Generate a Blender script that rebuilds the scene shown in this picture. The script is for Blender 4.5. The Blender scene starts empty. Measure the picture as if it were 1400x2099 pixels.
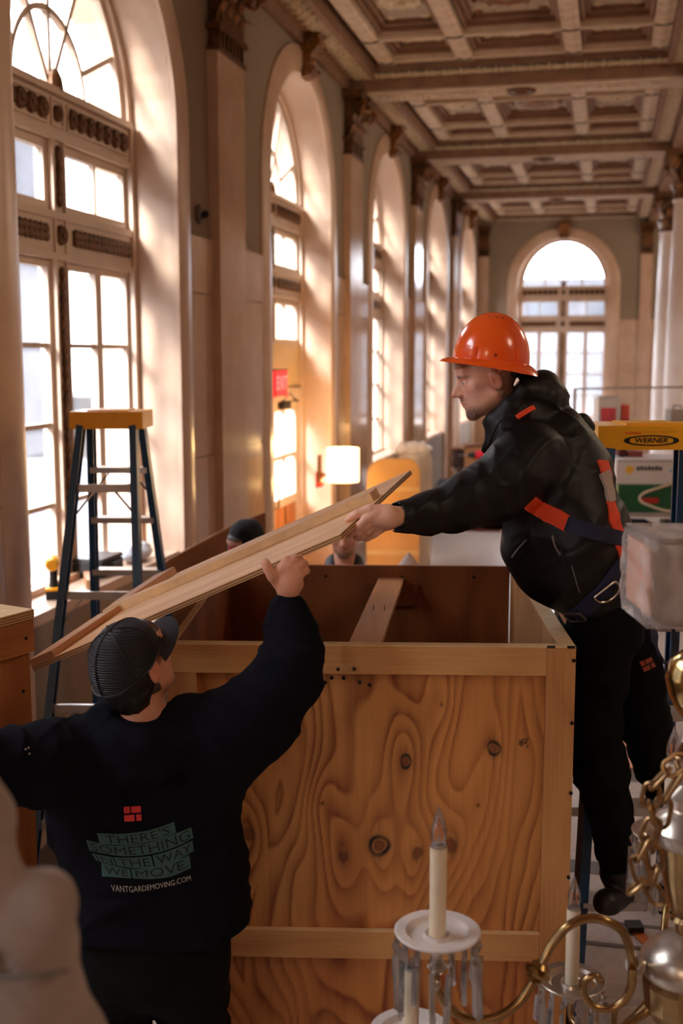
import bpy, math, random
import numpy as np
from mathutils import Vector, Matrix
from mathutils.bvhtree import BVHTree
random.seed(7); RNG = np.random.default_rng(7)
SC = bpy.context.scene
COL = SC.collection
# ------------------------------------------------------------------ camera, world, sun, exposure
FPX = 2350.0; TH = math.radians(7.77); PSI = math.radians(12.96); CH = 2.5
CT, ST = math.cos(TH), math.sin(TH); CP, SP = math.cos(PSI), math.sin(PSI)
cam_d = bpy.data.cameras.new('camera'); cam = bpy.data.objects.new('camera', cam_d); COL.objects.link(cam)
cam_d.sensor_fit = 'VERTICAL'; cam_d.sensor_height = 36.0; cam_d.lens = FPX / 2099 * 36.0
cam.location = (0, 0, CH); cam.rotation_euler = (math.pi / 2 - TH, 0, PSI)
cam_d.clip_start = 0.05
cam_d.dof.use_dof = True; cam_d.dof.focus_distance = 3.35; cam_d.dof.aperture_fstop = 2.6
SC.camera = cam
SC.view_settings.view_transform = 'Standard'; SC.view_settings.look = 'None'
SC.view_settings.gamma = 1.0; SC.view_settings.use_curve_mapping = False
SC.view_settings.exposure = 0.68
SC.cycles.use_denoising = True
SC.cycles.max_bounces = 10; SC.cycles.diffuse_bounces = 6; SC.cycles.transparent_max_bounces = 24
SC.cycles.sample_clamp_indirect = 6.0
SC.cycles.caustics_reflective = False; SC.cycles.caustics_refractive = False

W = bpy.data.worlds.new('sky'); SC.world = W; W.use_nodes = True
_bg = W.node_tree.nodes['Background']; _bg.inputs[0].default_value = (0.93, 0.95, 1.0, 1); _bg.inputs[1].default_value = 13.0

def lamp(name, kind, energy, color, loc, rot=(0, 0, 0), **kw):
    d = bpy.data.lights.new(name, kind); d.energy = energy; d.color = color
    for k, v in kw.items(): setattr(d, k, v)
    o = bpy.data.objects.new(name, d); COL.objects.link(o); o.location = loc; o.rotation_euler = rot
    return o
_sd = Vector((1.0, 2.6, -1.45))
sun = lamp('sun', 'SUN', 8.0, (1.0, 0.93, 0.84), (0, 0, 20), angle=math.radians(12.0))
sun.rotation_euler = _sd.to_track_quat('-Z', 'Y').to_euler()
BAYS = [(6.535 + 4.53 * k) for k in range(-2, 5)]        # window centres along the hall
# sky portals outside each window of the left wall and the end window
for yc in BAYS:
    p = lamp('sky_portal', 'AREA', 1, (1, 1, 1), (-3.95, yc, 2.9), (0, -math.pi / 2, 0), shape='RECTANGLE', size=4.8, size_y=2.4)
    p.data.cycles.is_portal = True
# added warm fill lights without fixtures, unseen beyond the columns and behind the camera
for (x, y, z, e) in [(3.6, 2.0, 4.9, 70), (3.6, 9.0, 4.9, 90), (3.6, 16.0, 4.9, 100), (3.6, 23.0, 4.9, 100), (-1.0, -5.0, 4.9, 60)]:
    lamp('lobby_fill', 'POINT', e, (1.0, 0.78, 0.56), (x, y, z), shadow_soft_size=0.5)

# ------------------------------------------------------------------ coordinates: hall frame (X, Y, Z); camera frame (u right, v forward, z up)
def C(u, v, z): return (u * CP - v * SP, u * SP + v * CP, z)
def P(px, py, v):
    a = px - 700.0; b = 1049.5 - py
    d = np.array([a, FPX * CT + b * ST, -FPX * ST + b * CT]); d *= v / d[1]; d[2] += CH
    return d

# ------------------------------------------------------------------ materials
def lin(r, g, b):
    f = lambda c: c / 12.92 if c <= 0.04045 else ((c + 0.055) / 1.055) ** 2.4
    return (f(r / 255), f(g / 255), f(b / 255), 1)
MATS = {}
def _new(name):
    m = bpy.data.materials.new(name); m.use_nodes = True
    nt = m.node_tree; b = nt.nodes['Principled BSDF']; return m, nt, b
def N(nt, t, **kw):
    n = nt.nodes.new(t)
    for k, v in kw.items():
        if k.startswith('i_'): n.inputs[k[2:]].default_value = v
        else: setattr(n, k, v)
    return n
def mat(name, rgb, rough=0.6, metal=0.0, var=0.12, scale=6.0, bump=0.0, bscale=60.0, rgb2=None, stretch=(1, 1, 1), coat=0.0, sheen=0.0, attr=None, spec=None, bdist=0.01):
    if name in MATS: return MATS[name]
    m, nt, b = _new(name); L = nt.links.new
    tc = N(nt, 'ShaderNodeTexCoord'); mp = N(nt, 'ShaderNodeMapping'); mp.inputs['Scale'].default_value = stretch
    L(tc.outputs['Object'], mp.inputs['Vector'])
    no = N(nt, 'ShaderNodeTexNoise'); no.inputs['Scale'].default_value = scale; no.inputs['Detail'].default_value = 5; no.inputs['Roughness'].default_value = 0.6
    L(mp.outputs[0], no.inputs['Vector'])
    mx = N(nt, 'ShaderNodeMix', data_type='RGBA')
    c1 = lin(*rgb); c2 = lin(*rgb2) if rgb2 else tuple(max(0, c * (1 - 2.2 * var)) for c in c1[:3]) + (1,)
    rp = N(nt, 'ShaderNodeMapRange'); rp.inputs[1].default_value = 0.35; rp.inputs[2].default_value = 0.68
    L(no.outputs['Fac'], rp.inputs[0]); L(rp.outputs[0], mx.inputs['Factor'])
    mx.inputs['A'].default_value = c1; mx.inputs['B'].default_value = c2
    out = mx.outputs['Result']
    if attr:
        at = N(nt, 'ShaderNodeAttribute', attribute_name=attr); mm = N(nt, 'ShaderNodeMix', data_type='RGBA', blend_type='MULTIPLY')
        mm.inputs['Factor'].default_value = 1.0; L(at.outputs['Color'], mm.inputs['A']); L(out, mm.inputs['B']); out = mm.outputs['Result']
    L(out, b.inputs['Base Color'])
    b.inputs['Roughness'].default_value = rough; b.inputs['Metallic'].default_value = metal
    b.inputs['Coat Weight'].default_value = coat; b.inputs['Sheen Weight'].default_value = sheen
    if spec is not None: b.inputs['Specular IOR Level'].default_value = spec
    if bump:
        n2 = N(nt, 'ShaderNodeTexNoise'); n2.inputs['Scale'].default_value = bscale; n2.inputs['Detail'].default_value = 4; L(mp.outputs[0], n2.inputs['Vector'])
        bp = N(nt, 'ShaderNodeBump'); bp.inputs['Strength'].default_value = bump; bp.inputs['Distance'].default_value = bdist
        L(n2.outputs['Fac'], bp.inputs['Height']); L(bp.outputs[0], b.inputs['Normal'])
    MATS[name] = m; return m
def wood(name, light, dark, axis=2, rings=9.0, scale=2.2, rough=0.55, fib=0.35):
    """sawn or peeled timber: growth rings stretched along one axis and fine fibres"""
    if name in MATS: return MATS[name]
    m, nt, b = _new(name); L = nt.links.new
    tc = N(nt, 'ShaderNodeTexCoord')
    def noise(sc, along, det):
        mp = N(nt, 'ShaderNodeMapping'); s = [sc, sc, sc]; s[axis] = sc * along; mp.inputs['Scale'].default_value = s
        L(tc.outputs['Object'], mp.inputs['Vector'])
        n = N(nt, 'ShaderNodeTexNoise'); n.inputs['Scale'].default_value = 1.0; n.inputs['Detail'].default_value = det; L(mp.outputs[0], n.inputs['Vector']); return n.outputs['Fac']
    a = noise(scale, 0.28, 2.0)
    mu = N(nt, 'ShaderNodeMath', operation='MULTIPLY'); mu.inputs[1].default_value = rings; L(a, mu.inputs[0])
    pp = N(nt, 'ShaderNodeMath', operation='PINGPONG'); pp.inputs[1].default_value = 0.5; L(mu.outputs[0], pp.inputs[0])
    r = N(nt, 'ShaderNodeMapRange'); r.inputs[1].default_value = 0.05; r.inputs[2].default_value = 0.5; L(pp.outputs[0], r.inputs[0])
    f = noise(170, 0.02, 3.0)
    fr = N(nt, 'ShaderNodeMapRange'); fr.inputs[1].default_value = 0.3; fr.inputs[2].default_value = 0.75; fr.inputs[3].default_value = 0; fr.inputs[4].default_value = fib; L(f, fr.inputs[0])
    ad = N(nt, 'ShaderNodeMath', operation='ADD', use_clamp=True)
    r2 = N(nt, 'ShaderNodeMath', operation='MULTIPLY'); r2.inputs[1].default_value = 0.6; L(r.outputs[0], r2.inputs[0])
    L(r2.outputs[0], ad.inputs[0]); L(fr.outputs[0], ad.inputs[1])
    mx = N(nt, 'ShaderNodeMix', data_type='RGBA'); L(ad.outputs[0], mx.inputs['Factor'])
    mx.inputs['A'].default_value = lin(*light); mx.inputs['B'].default_value = lin(*dark)
    L(mx.outputs['Result'], b.inputs['Base Color']); b.inputs['Roughness'].default_value = rough
    bp = N(nt, 'ShaderNodeBump'); bp.inputs['Strength'].default_value = 0.15; bp.inputs['Distance'].default_value = 0.003
    L(f, bp.inputs['Height']); L(bp.outputs[0], b.inputs['Normal'])
    MATS[name] = m; return m
def ply_edge(name):
    """layered plywood edge: bands across the local thickness (z)"""
    if name in MATS: return MATS[name]
    m, nt, b = _new(name); L = nt.links.new
    tc = N(nt, 'ShaderNodeTexCoord'); wv = N(nt, 'ShaderNodeTexWave', bands_direction='Z'); wv.inputs['Scale'].default_value = 42; wv.inputs['Distortion'].default_value = 0.6
    L(tc.outputs['Object'], wv.inputs['Vector'])
    mx = N(nt, 'ShaderNodeMix', data_type='RGBA'); mx.inputs['A'].default_value = lin(214, 170, 120); mx.inputs['B'].default_value = lin(120, 78, 42)
    L(wv.outputs['Fac'], mx.inputs['Factor']); L(mx.outputs['Result'], b.inputs['Base Color']); b.inputs['Roughness'].default_value = 0.7
    MATS[name] = m; return m
def emit(name, rgb, strength):
    if name in MATS: return MATS[name]
    m, nt, b = _new(name); b.inputs['Base Color'].default_value = lin(*rgb)
    b.inputs['Emission Color'].default_value = lin(*rgb); b.inputs['Emission Strength'].default_value = strength
    MATS[name] = m; return m
def pane_glass(name, tint=(1, 1, 1), gloss=0.08, haze=0.0):
    """thin window glass: straight see-through plus a little mirror and dust"""
    if name in MATS: return MATS[name]
    m, nt, b = _new(name); L = nt.links.new; nt.nodes.remove(b); out = nt.nodes['Material Output']
    tr = N(nt, 'ShaderNodeBsdfTransparent'); tr.inputs[0].default_value = tint + (1,)
    gl = N(nt, 'ShaderNodeBsdfGlossy'); gl.inputs['Roughness'].default_value = 0.03
    lw = N(nt, 'ShaderNodeLayerWeight'); lw.inputs[0].default_value = 0.25
    mu = N(nt, 'ShaderNodeMath', operation='MULTIPLY'); mu.inputs[1].default_value = gloss * 3; L(lw.outputs['Fresnel'], mu.inputs[0])
    mx = N(nt, 'ShaderNodeMixShader'); L(mu.outputs[0], mx.inputs[0]); L(tr.outputs[0], mx.inputs[1]); L(gl.outputs[0], mx.inputs[2])
    last = mx.outputs[0]
    if haze:
        df = N(nt, 'ShaderNodeBsdfTranslucent'); df.inputs[0].default_value = (0.9, 0.9, 0.92, 1)
        no = N(nt, 'ShaderNodeTexNoise'); no.inputs['Scale'].default_value = 3.0; no.inputs['Detail'].default_value = 4
        mr = N(nt, 'ShaderNodeMapRange'); mr.inputs[3].default_value = haze * 0.4; mr.inputs[4].default_value = haze * 1.6; L(no.outputs['Fac'], mr.inputs[0])
        m2 = N(nt, 'ShaderNodeMixShader'); L(mr.outputs[0], m2.inputs[0]); L(last, m2.inputs[1]); L(df.outputs[0], m2.inputs[2]); last = m2.outputs[0]
    L(last, out.inputs['Surface']); MATS[name] = m; return m
def plastic_film(name, base=(225, 218, 212), see=0.45, bump=.6, sc=14):
    """creased clear film: part see-through, part glossy milky"""
    if name in MATS: return MATS[name]
    m, nt, b = _new(name); L = nt.links.new; out = nt.nodes['Material Output']
    tr = N(nt, 'ShaderNodeBsdfTransparent'); b.inputs['Base Color'].default_value = lin(*base); b.inputs['Roughness'].default_value = 0.18
    tc = N(nt, 'ShaderNodeTexCoord'); wv = N(nt, 'ShaderNodeTexWave'); wv.inputs['Scale'].default_value = sc; wv.inputs['Distortion'].default_value = 9; wv.inputs['Detail'].default_value = 3
    L(tc.outputs['Object'], wv.inputs['Vector'])
    bp = N(nt, 'ShaderNodeBump'); bp.inputs['Strength'].default_value = bump; bp.inputs['Distance'].default_value = 0.006; L(wv.outputs['Fac'], bp.inputs['Height']); L(bp.outputs[0], b.inputs['Normal'])
    mr = N(nt, 'ShaderNodeMapRange'); mr.inputs[3].default_value = 1 - see; mr.inputs[4].default_value = min(1, 1.25 - see); L(wv.outputs['Fac'], mr.inputs[0])
    mx = N(nt, 'ShaderNodeMixShader'); L(mr.outputs[0], mx.inputs[0]); L(tr.outputs[0], mx.inputs[1]); L(b.outputs[0], mx.inputs[2])
    L(mx.outputs[0], out.inputs['Surface']); MATS[name] = m; return m

# ------------------------------------------------------------------ mesh builder
def _rot(axis, ang):
    return np.array(Matrix.Rotation(ang, 3, axis))
class MB:
    def __init__(s): s.v = []; s.f = []; s.n = 0
    def add(s, v, f):
        v = np.asarray(v, float).reshape(-1, 3); s.v.append(v); s.f += [tuple(i + s.n for i in q) for q in f]; s.n += len(v); return s
    def box(s, c, d, R=None, taper=1.0):
        x, y, z = np.array(d) / 2.0; t = taper
        v = np.array([(-x, -y, -z), (x, -y, -z), (x, y, -z), (-x, y, -z), (-x * t, -y * t, z), (x * t, -y * t, z), (x * t, y * t, z), (-x * t, y * t, z)])
        if R is not None: v = v @ np.asarray(R).T
        return s.add(v + np.array(c), [(0, 3, 2, 1), (4, 5, 6, 7), (0, 1, 5, 4), (1, 2, 6, 5), (2, 3, 7, 6), (3, 0, 4, 7)])
    def b6(s, x0, x1, y0, y1, z0, z1):
        return s.box(((x0 + x1) / 2, (y0 + y1) / 2, (z0 + z1) / 2), (abs(x1 - x0), abs(y1 - y0), abs(z1 - z0)))
    def bar(s, a, b, w, h, up=(0, 0, 1)):
        a = np.array(a, float); b = np.array(b, float); d = b - a; L = np.linalg.norm(d); d /= L
        up = np.array(up, float); x = np.cross(d, up)
        if np.linalg.norm(x) < 1e-4: x = np.cross(d, (1, 0, 0))
        x /= np.linalg.norm(x); z = np.cross(x, d)
        return s.box((a + b) / 2, (w, L, h), np.stack([x, d, z], 1))
    def tube(s, pts, r, seg=8, closed=False, cap=True):
        pts = np.asarray(pts, float); n = len(pts); r = np.broadcast_to(np.asarray(r, float), (n,))
        if closed: tg = np.roll(pts, -1, 0) - np.roll(pts, 1, 0)
        else: tg = np.gradient(pts, axis=0)
        tg /= np.linalg.norm(tg, axis=1)[:, None] + 1e-12
        up = np.array([0, 0, 1.0]); 
        if abs(tg[0] @ up) > 0.95: up = np.array([1.0, 0, 0])
        x = np.cross(tg[0], up); x /= np.linalg.norm(x); V = []
        th = np.arange(seg) * 2 * math.pi / seg
        for i in range(n):
            x = x - tg[i] * (x @ tg[i]); x /= np.linalg.norm(x); y = np.cross(tg[i], x)
            V.append(pts[i] + r[i] * (np.cos(th)[:, None] * x + np.sin(th)[:, None] * y))
        F = []; m = n if closed else n - 1
        for i in range(m):
            j = (i + 1) % n
            for k in range(seg): F.append((i * seg + k, i * seg + (k + 1) % seg, j * seg + (k + 1) % seg, j * seg + k))
        if cap and not closed: F += [tuple(range(seg))[::-1], tuple((n - 1) * seg + k for k in range(seg))]
        return s.add(np.concatenate(V), F)
    def lathe(s, prof, c=(0, 0, 0), seg=24, R=None, ang=2 * math.pi, sx=1.0, sy=1.0):
        prof = np.array(prof, float); n = len(prof); full = abs(ang - 2 * math.pi) < 1e-6; m = seg if full else seg + 1
        th = np.arange(m) * ang / seg
        v = np.stack([prof[:, None, 0] * np.cos(th) * sx, prof[:, None, 0] * np.sin(th) * sy, np.broadcast_to(prof[:, None, 1], (n, m))], -1).reshape(-1, 3)
        F = []
        for i in range(n - 1):
            for k in range(seg):
                k2 = (k + 1) % m; F.append((i * m + k, i * m + k2, (i + 1) * m + k2, (i + 1) * m + k))
        if R is not None: v = v @ np.asarray(R).T
        return s.add(v + np.array(c), F)
    def ell(s, c, r, R=None, seg=12, rings=8):
        a = np.linspace(-math.pi / 2, math.pi / 2, rings + 1); prof = [(max(math.cos(t), 1e-4), math.sin(t)) for t in a]
        b = MB().lathe(prof, seg=seg); v = b.v[0] * np.array(r)
        if R is not None: v = v @ np.asarray(R).T
        return s.add(v + np.array(c), b.f)
    def prism(s, poly, t0, t1, M):
        """2-D polygon extruded t0..t1; M maps (a, b, t) -> xyz"""
        n = len(poly); v = [M(a, b, t0) for a, b in poly] + [M(a, b, t1) for a, b in poly]
        F = [tuple(range(n))[::-1], tuple(range(n, 2 * n))] + [(i, (i + 1) % n, n + (i + 1) % n, n + i) for i in range(n)]
        return s.add(v, F)
    def grid(s, fn, nu, nv):
        v = [fn(i / nu, j / nv) for j in range(nv + 1) for i in range(nu + 1)]
        return s.add(v, [(j * (nu + 1) + i, j * (nu + 1) + i + 1, (j + 1) * (nu + 1) + i + 1, (j + 1) * (nu + 1) + i) for j in range(nv) for i in range(nu)])
    def mesh(s, name, m, smooth=False, off=(0, 0, 0), fix=True):
        me = bpy.data.meshes.new(name); v = np.concatenate(s.v) - np.array(off)
        me.from_pydata(v.tolist(), [], s.f); me.update()
        if fix:
            import bmesh
            bm = bmesh.new(); bm.from_mesh(me); bmesh.ops.recalc_face_normals(bm, faces=bm.faces); bm.to_mesh(me); bm.free()
        if m: me.materials.append(m)
        if smooth:
            me.polygons.foreach_set('use_smooth', [True] * len(me.polygons))
            try: me.set_sharp_from_angle(angle=math.radians(40))
            except Exception: pass
        return me
def link(name, me, parent=None, loc=None):
    o = bpy.data.objects.new(name, me); COL.objects.link(o)
    if parent is not None: o.parent = parent
    if loc is not None: o.location = loc
    return o
def tag(o, label=None, cat=None, group=None, kind=None):
    for k, v in (('label', label), ('category', cat), ('group', group), ('kind', kind)):
        if v: o[k] = v
    return o
class T:
    """a thing: an Empty at its base; parts are meshes given in the thing's frame coordinates ('c' = camera frame u,v,z; 'h' = hall frame)"""
    def __init__(s, name, label, cat, base, frame='c', group=None, kind=None, local=False, rz=0.0):
        s.base = np.zeros(3) if local else np.array(base, float); s.o = bpy.data.objects.new(name, None); COL.objects.link(s.o)
        s.o.empty_display_size = 0.1
        if frame == 'c': s.o.location = C(*base); s.o.rotation_euler = (0, 0, PSI + rz)
        else: s.o.location = base
        tag(s.o, label, cat, group, kind)
    def part(s, name, mb, m, parent=None, smooth=False, label=None, fix=True):
        o = link(name, mb.mesh(name, m, smooth, s.base, fix), parent or s.o)
        if label: o['label'] = label
        return o
    def raw(s, name, me, parent=None):
        return link(name, me, parent or s.o)
def kids(o): return list(o.children)
def copy_tree(o, loc=None, parent=None):
    c = o.copy(); COL.objects.link(c)
    if parent is not None: c.parent = parent
    for ch in kids(o): copy_tree(ch, parent=c)
    if loc is not None: c.location = loc
    return c
def smooth_path(pts, n=8):
    """Catmull-Rom through points"""
    p = np.asarray(pts, float); p = np.vstack([2 * p[0] - p[1], p, 2 * p[-1] - p[-2]]); out = []
    for i in range(1, len(p) - 2):
        for t in np.linspace(0, 1, n, endpoint=False):
            a, b, c, d = p[i - 1], p[i], p[i + 1], p[i + 2]
            out.append(0.5 * (2 * b + (c - a) * t + (2 * a - 5 * b + 4 * c - d) * t * t + (3 * b - a - 3 * c + d) * t ** 3))
    out.append(p[-2]); return np.array(out)
# ------------------------------------------------------------------ the hall
M_MARB = mat('warm_marble', (216, 188, 164), rough=0.32, var=0.10, scale=2.2, rgb2=(198, 166, 140), bump=0.03, bscale=8)
M_MARBP = mat('polished_marble', (208, 178, 154), rough=0.16, var=0.1, scale=1.6, rgb2=(190, 156, 130), coat=0.3)
M_REV = mat('plaster_reveal', (206, 180, 158), rough=0.55, var=0.08, scale=2.5, rgb2=(190, 160, 136))
M_PAINT = mat('grey_olive_paint', (150, 134, 116), rough=0.75, var=0.05, scale=1.2)
M_FRAME = mat('cream_window_paint', (214, 190, 168), rough=0.45, var=0.05, scale=5)
M_GOLD = mat('aged_gilt', (150, 100, 48), rough=0.42, metal=0.55, var=0.3, scale=14, rgb2=(84, 50, 22), bump=0.4, bscale=50)
M_GOLDD = mat('dark_gilt', (118, 78, 40), rough=0.5, metal=0.4, var=0.3, scale=16, rgb2=(66, 40, 20), bump=0.4, bscale=60)
M_CEIL = mat('ceiling_cream', (218, 200, 178), rough=0.7, var=0.12, scale=7, rgb2=(194, 172, 148))
M_CEILD = mat('ceiling_ochre', (150, 116, 92), rough=0.65, var=0.15, scale=6, rgb2=(126, 94, 72))
M_CEILG = mat('ceiling_panel', (200, 184, 164), rough=0.75, var=0.2, scale=16, rgb2=(156, 140, 122))
M_LEAF = mat('painted_leaf', (226, 210, 182), rough=0.7, var=0.2, scale=20, rgb2=(190, 172, 142))
M_TEAL = mat('leaf_ground', (104, 108, 98), rough=0.8, var=0.2, scale=12)
M_FLOOR = mat('terrazzo', (190, 178, 168), rough=0.35, var=0.08, scale=30, rgb2=(172, 158, 148))
M_FLB = mat('dark_marble_band', (96, 84, 76), rough=0.3, var=0.15, scale=6)
M_GLASS = pane_glass('window_glass', (0.97, 0.98, 1.0))
M_GLASSH = pane_glass('dusty_glass', (0.96, 0.97, 1.0), haze=0.05)
WI, WG, WO = -2.95, -3.30, -3.56
Y0, Y1 = -6.0, 26.8
HW, ZS, R_ = 1.125, 4.04, 1.125
ZT = 5.85

def arch_wall(mb, rv, a0, a1, ac, hw, zs, sill, ztop, t_in, t_out, M, n=20):
    """wall slab a0..a1 with an arched opening; room face, street face; rv gets the reveal and sill"""
    arc = [(ac - hw * math.cos(math.pi * i / n), zs + hw * math.sin(math.pi * i / n)) for i in range(n + 1)]
    for t in (t_in, t_out):
        q = lambda pts: mb.add([M(a, t, z) for a, z in pts], [tuple(range(len(pts)))])
        if sill > 0: q([(ac - hw, 0), (ac + hw, 0), (ac + hw, sill), (ac - hw, sill)])
        q([(a0, 0), (ac - hw, 0), (ac - hw, zs), (a0, zs)]); q([(ac + hw, 0), (a1, 0), (a1, zs), (ac + hw, zs)])
        q([(a0, zs), (ac - hw, zs), (ac - hw, ztop), (a0, ztop)]); q([(ac + hw, zs), (a1, zs), (a1, ztop), (ac + hw, ztop)])
        for i in range(n):
            (p, z), (p2, z2) = arc[i], arc[i + 1]; q([(p, z), (p2, z2), (p2, ztop), (p, ztop)])
    path = [(ac - hw, sill)] + arc + [(ac + hw, sill)]
    for (p, z), (p2, z2) in zip(path[:-1], path[1:]):
        rv.add([M(p, t_in, z), M(p2, t_in, z2), M(p2, t_out, z2), M(p, t_out, z)], [(0, 1, 2, 3)])
    if sill > 0: rv.add([M(ac - hw, t_in, sill), M(ac + hw, t_in, sill), M(ac + hw, t_out, sill), M(ac - hw, t_out, sill)], [(0, 1, 2, 3)])

ML = lambda a, t, z: (t, a, z)
wl, rv = MB(), MB()
edges = [Y0] + [(BAYS[i] + BAYS[i + 1]) / 2 for i in range(len(BAYS) - 1)] + [Y1]
DOORBAY = 3
for i, yc in enumerate(BAYS):
    arch_wall(wl, rv, edges[i], edges[i + 1], yc, HW, ZS, 0.0 if i == DOORBAY else 1.05, ZT, WI, WO, ML)
wall_left = tag(link('wall_left', wl.mesh('wall_left', M_PAINT)), kind='structure')
link('window_reveal', rv.mesh('window_reveal', M_REV), wall_left)

# end wall with its own arched window
EC, EHW = -1.03, 1.02
ME_ = lambda a, t, z: (a, t, z)
we, rve = MB(), MB()
arch_wall(we, rve, WI - 0.8, 1.7, EC, EHW, ZS + 0.05, 0.9, ZT, Y1, Y1 + 0.6, ME_)
wall_back = tag(link('wall_back', we.mesh('wall_back', M_PAINT)), kind='structure')
link('window_reveal', rve.mesh('window_reveal', M_REV), wall_back)
p = lamp('sky_portal', 'AREA', 1, (1, 1, 1), (EC, Y1 + 0.8, 3.0), (-math.pi / 2, 0, 0), shape='RECTANGLE', size=2.2, size_y=4.6); p.data.cycles.is_portal = True
# closing walls behind the camera and beyond the columns
tag(link('wall_front', MB().b6(WO, 7.3, Y0 - 0.3, Y0, 0, ZT).mesh('wall_front', M_MARB)), kind='structure')
tag(link('wall_right', MB().b6(7.0, 7.3, Y0, Y1 + 0.6, 0, ZT).mesh('wall_right', M_MARB)), kind='structure')
tag(link('wall_lobby', MB().b6(1.7, 7.3, Y1, Y1 + 0.6, 0, ZT).mesh('wall_lobby', M_MARB)), kind='structure')
floor = tag(link('floor', MB().b6(WO, 7.3, Y0 - .3, Y1 + 0.6, -0.2, 0).mesh('floor', M_FLOOR)), kind='structure')
for y, w in [(4.75, .03), (4.95, .025), (5.5, .14), (6.9, .34), (8.9, .3), (13.2, .34), (17.7, .34), (22.2, .34)]:
    link('floor_band', MB().b6(-2.6, 0.9, y - w / 2, y + w / 2, -0.01, 0.003).mesh('floor_band', M_FLB), floor)
for x in (-2.62, 0.88):
    link('floor_band', MB().b6(x - .12, x + .12, -5.8, 26.6, -0.01, 0.004).mesh('floor_band', M_FLB), floor)

# ---- marble lining, pilasters, capitals, archivolts, keystones of the left wall
def archivolt_mb(hw, wd, zs, sill, t0, t1, M, ac=0.0, n=24):
    mb = MB(); prof = [(0.0, t0), (0.0, t1 * .6), (wd * .25, t1), (wd * .75, t1), (wd, t1 * .45), (wd, t0)]
    path = [(-hw, sill, (-1, 0)), (-hw, zs, (-1, 0))] + [(-hw * math.cos(math.pi * i / n), zs + hw * math.sin(math.pi * i / n), (-math.cos(math.pi * i / n), math.sin(math.pi * i / n))) for i in range(1, n)] + [(hw, zs, (1, 0)), (hw, sill, (1, 0))]
    V = [M(ac + a + d * nx, t, z + d * nz) for a, z, (nx, nz) in path for d, t in prof]; k = len(prof)
    mb.add(V, [(i * k + j, i * k + j + 1, (i + 1) * k + j + 1, (i + 1) * k + j) for i in range(len(path) - 1) for j in range(k - 1)])
    return mb
def leaf_mb(mb, w, h, out, base, ang, R0):
    """one curled acanthus leaf on a bell of radius R0 at angle ang"""
    def fn(a, b):
        s = (a - .5) * w * (1 - 0.55 * b) * (1 + .18 * math.cos(b * 19)); r = R0 + out * (b ** 2.2) - abs(a - .5) * .03; z = base + h * (b if b < .82 else .82 - (b - .82) * .9)
        r += out * .45 * max(0, b - .7)
        return (s * -math.sin(ang) + r * math.cos(ang), s * math.cos(ang) + r * math.sin(ang), z)
    mb.grid(fn, 4, 8)
def spiral(mb, c, ax, az, r, rad, turns=1.6):
    pts = []; ax = np.array(ax, float); az = np.array(az, float); c = np.array(c, float)
    for t in np.linspace(0, 1, 26):
        rr = r * (1 - .82 * t); a = turns * 2 * math.pi * t
        pts.append(c + ax * rr * math.cos(a) + az * rr * math.sin(a))
    mb.tube(pts, np.linspace(rad, rad * .5, 26), 6)
def pilaster_capital(w, d, h):
    """local: wall plane at x=0, room towards +x, y along the wall, z from 0"""
    parts = {}
    nk = MB().b6(0, d + .02, -w / 2 - .01, w / 2 + .01, 0, .03).b6(0, d + .03, -w / 2 - .02, w / 2 + .02, .15, .19)
    for j in range(7): nk.b6(0, d + .012, -w / 2 + .05 + j * (w - .1) / 6 - .018, -w / 2 + .05 + j * (w - .1) / 6 + .018, .03, .15)
    bell = MB().box((d / 2 + .02, 0, .19 + (h - .25) / 2), (d, w * .86, h - .25))
    lv = MB()
    for row, (zb, lh, o) in enumerate([(.19, .2, .07), (.3, .24, .11)]):
        for j in range(4 if row == 0 else 3):
            y = (-w / 2 + (j + .5) * w / 4) if row == 0 else (-w / 3 + j * w / 3)
            b = MB(); leaf_mb(b, w / 3.6, lh, o, zb, 0.0, d + .01); lv.add(b.v[0] + np.array([0, y, 0]), b.f)
    vo = MB()
    for sgn in (-1, 1): spiral(vo, (d + .1, sgn * w * .43, h - .17), (.55, sgn * .8, 0), (0, 0, 1), .1, .028); spiral(vo, (d + .07, sgn * w * .13, h - .15), (.2, sgn * .9, 0), (0, 0, 1), .06, .018)
    ab = MB().b6(0, d + .13, -w * .58, w * .58, h - .075, h - .03).b6(0, d + .16, -w * .62, w * .62, h - .03, h)
    ab.ell((d + .14, 0, h - .06), (.04, .06, .05))
    return [('necking', nk, M_GOLDD), ('bell', bell, M_GOLDD), ('acanthus_leaves', lv, M_GOLD), ('volutes', vo, M_GOLD), ('abacus', ab, M_GOLDD)]
PW, PD, PZ, BEAMZ = 0.64, 0.085, 4.73, 5.40
pil_y = [(BAYS[i] + BAYS[i + 1]) / 2 - .1 for i in range(len(BAYS) - 1)]
pil0 = None
for y in pil_y:
    if pil0 is None:
        mb = MB().b6(0, PD, -PW / 2, PW / 2, .3, PZ).b6(0, PD + .06, -PW / 2 - .05, PW / 2 + .05, 0, .3)
        pil0 = link('pilaster', mb.mesh('pilaster', M_MARBP), wall_left, (WI, y, 0))
        for nm, b, m in pilaster_capital(PW, PD, BEAMZ - PZ):
            link(nm, b.mesh(nm, m, smooth=nm in ('volutes', 'acanthus_leaves')), pil0, (0, 0, PZ))
    else: copy_tree(pil0, (WI, y, 0), wall_left)
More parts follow.
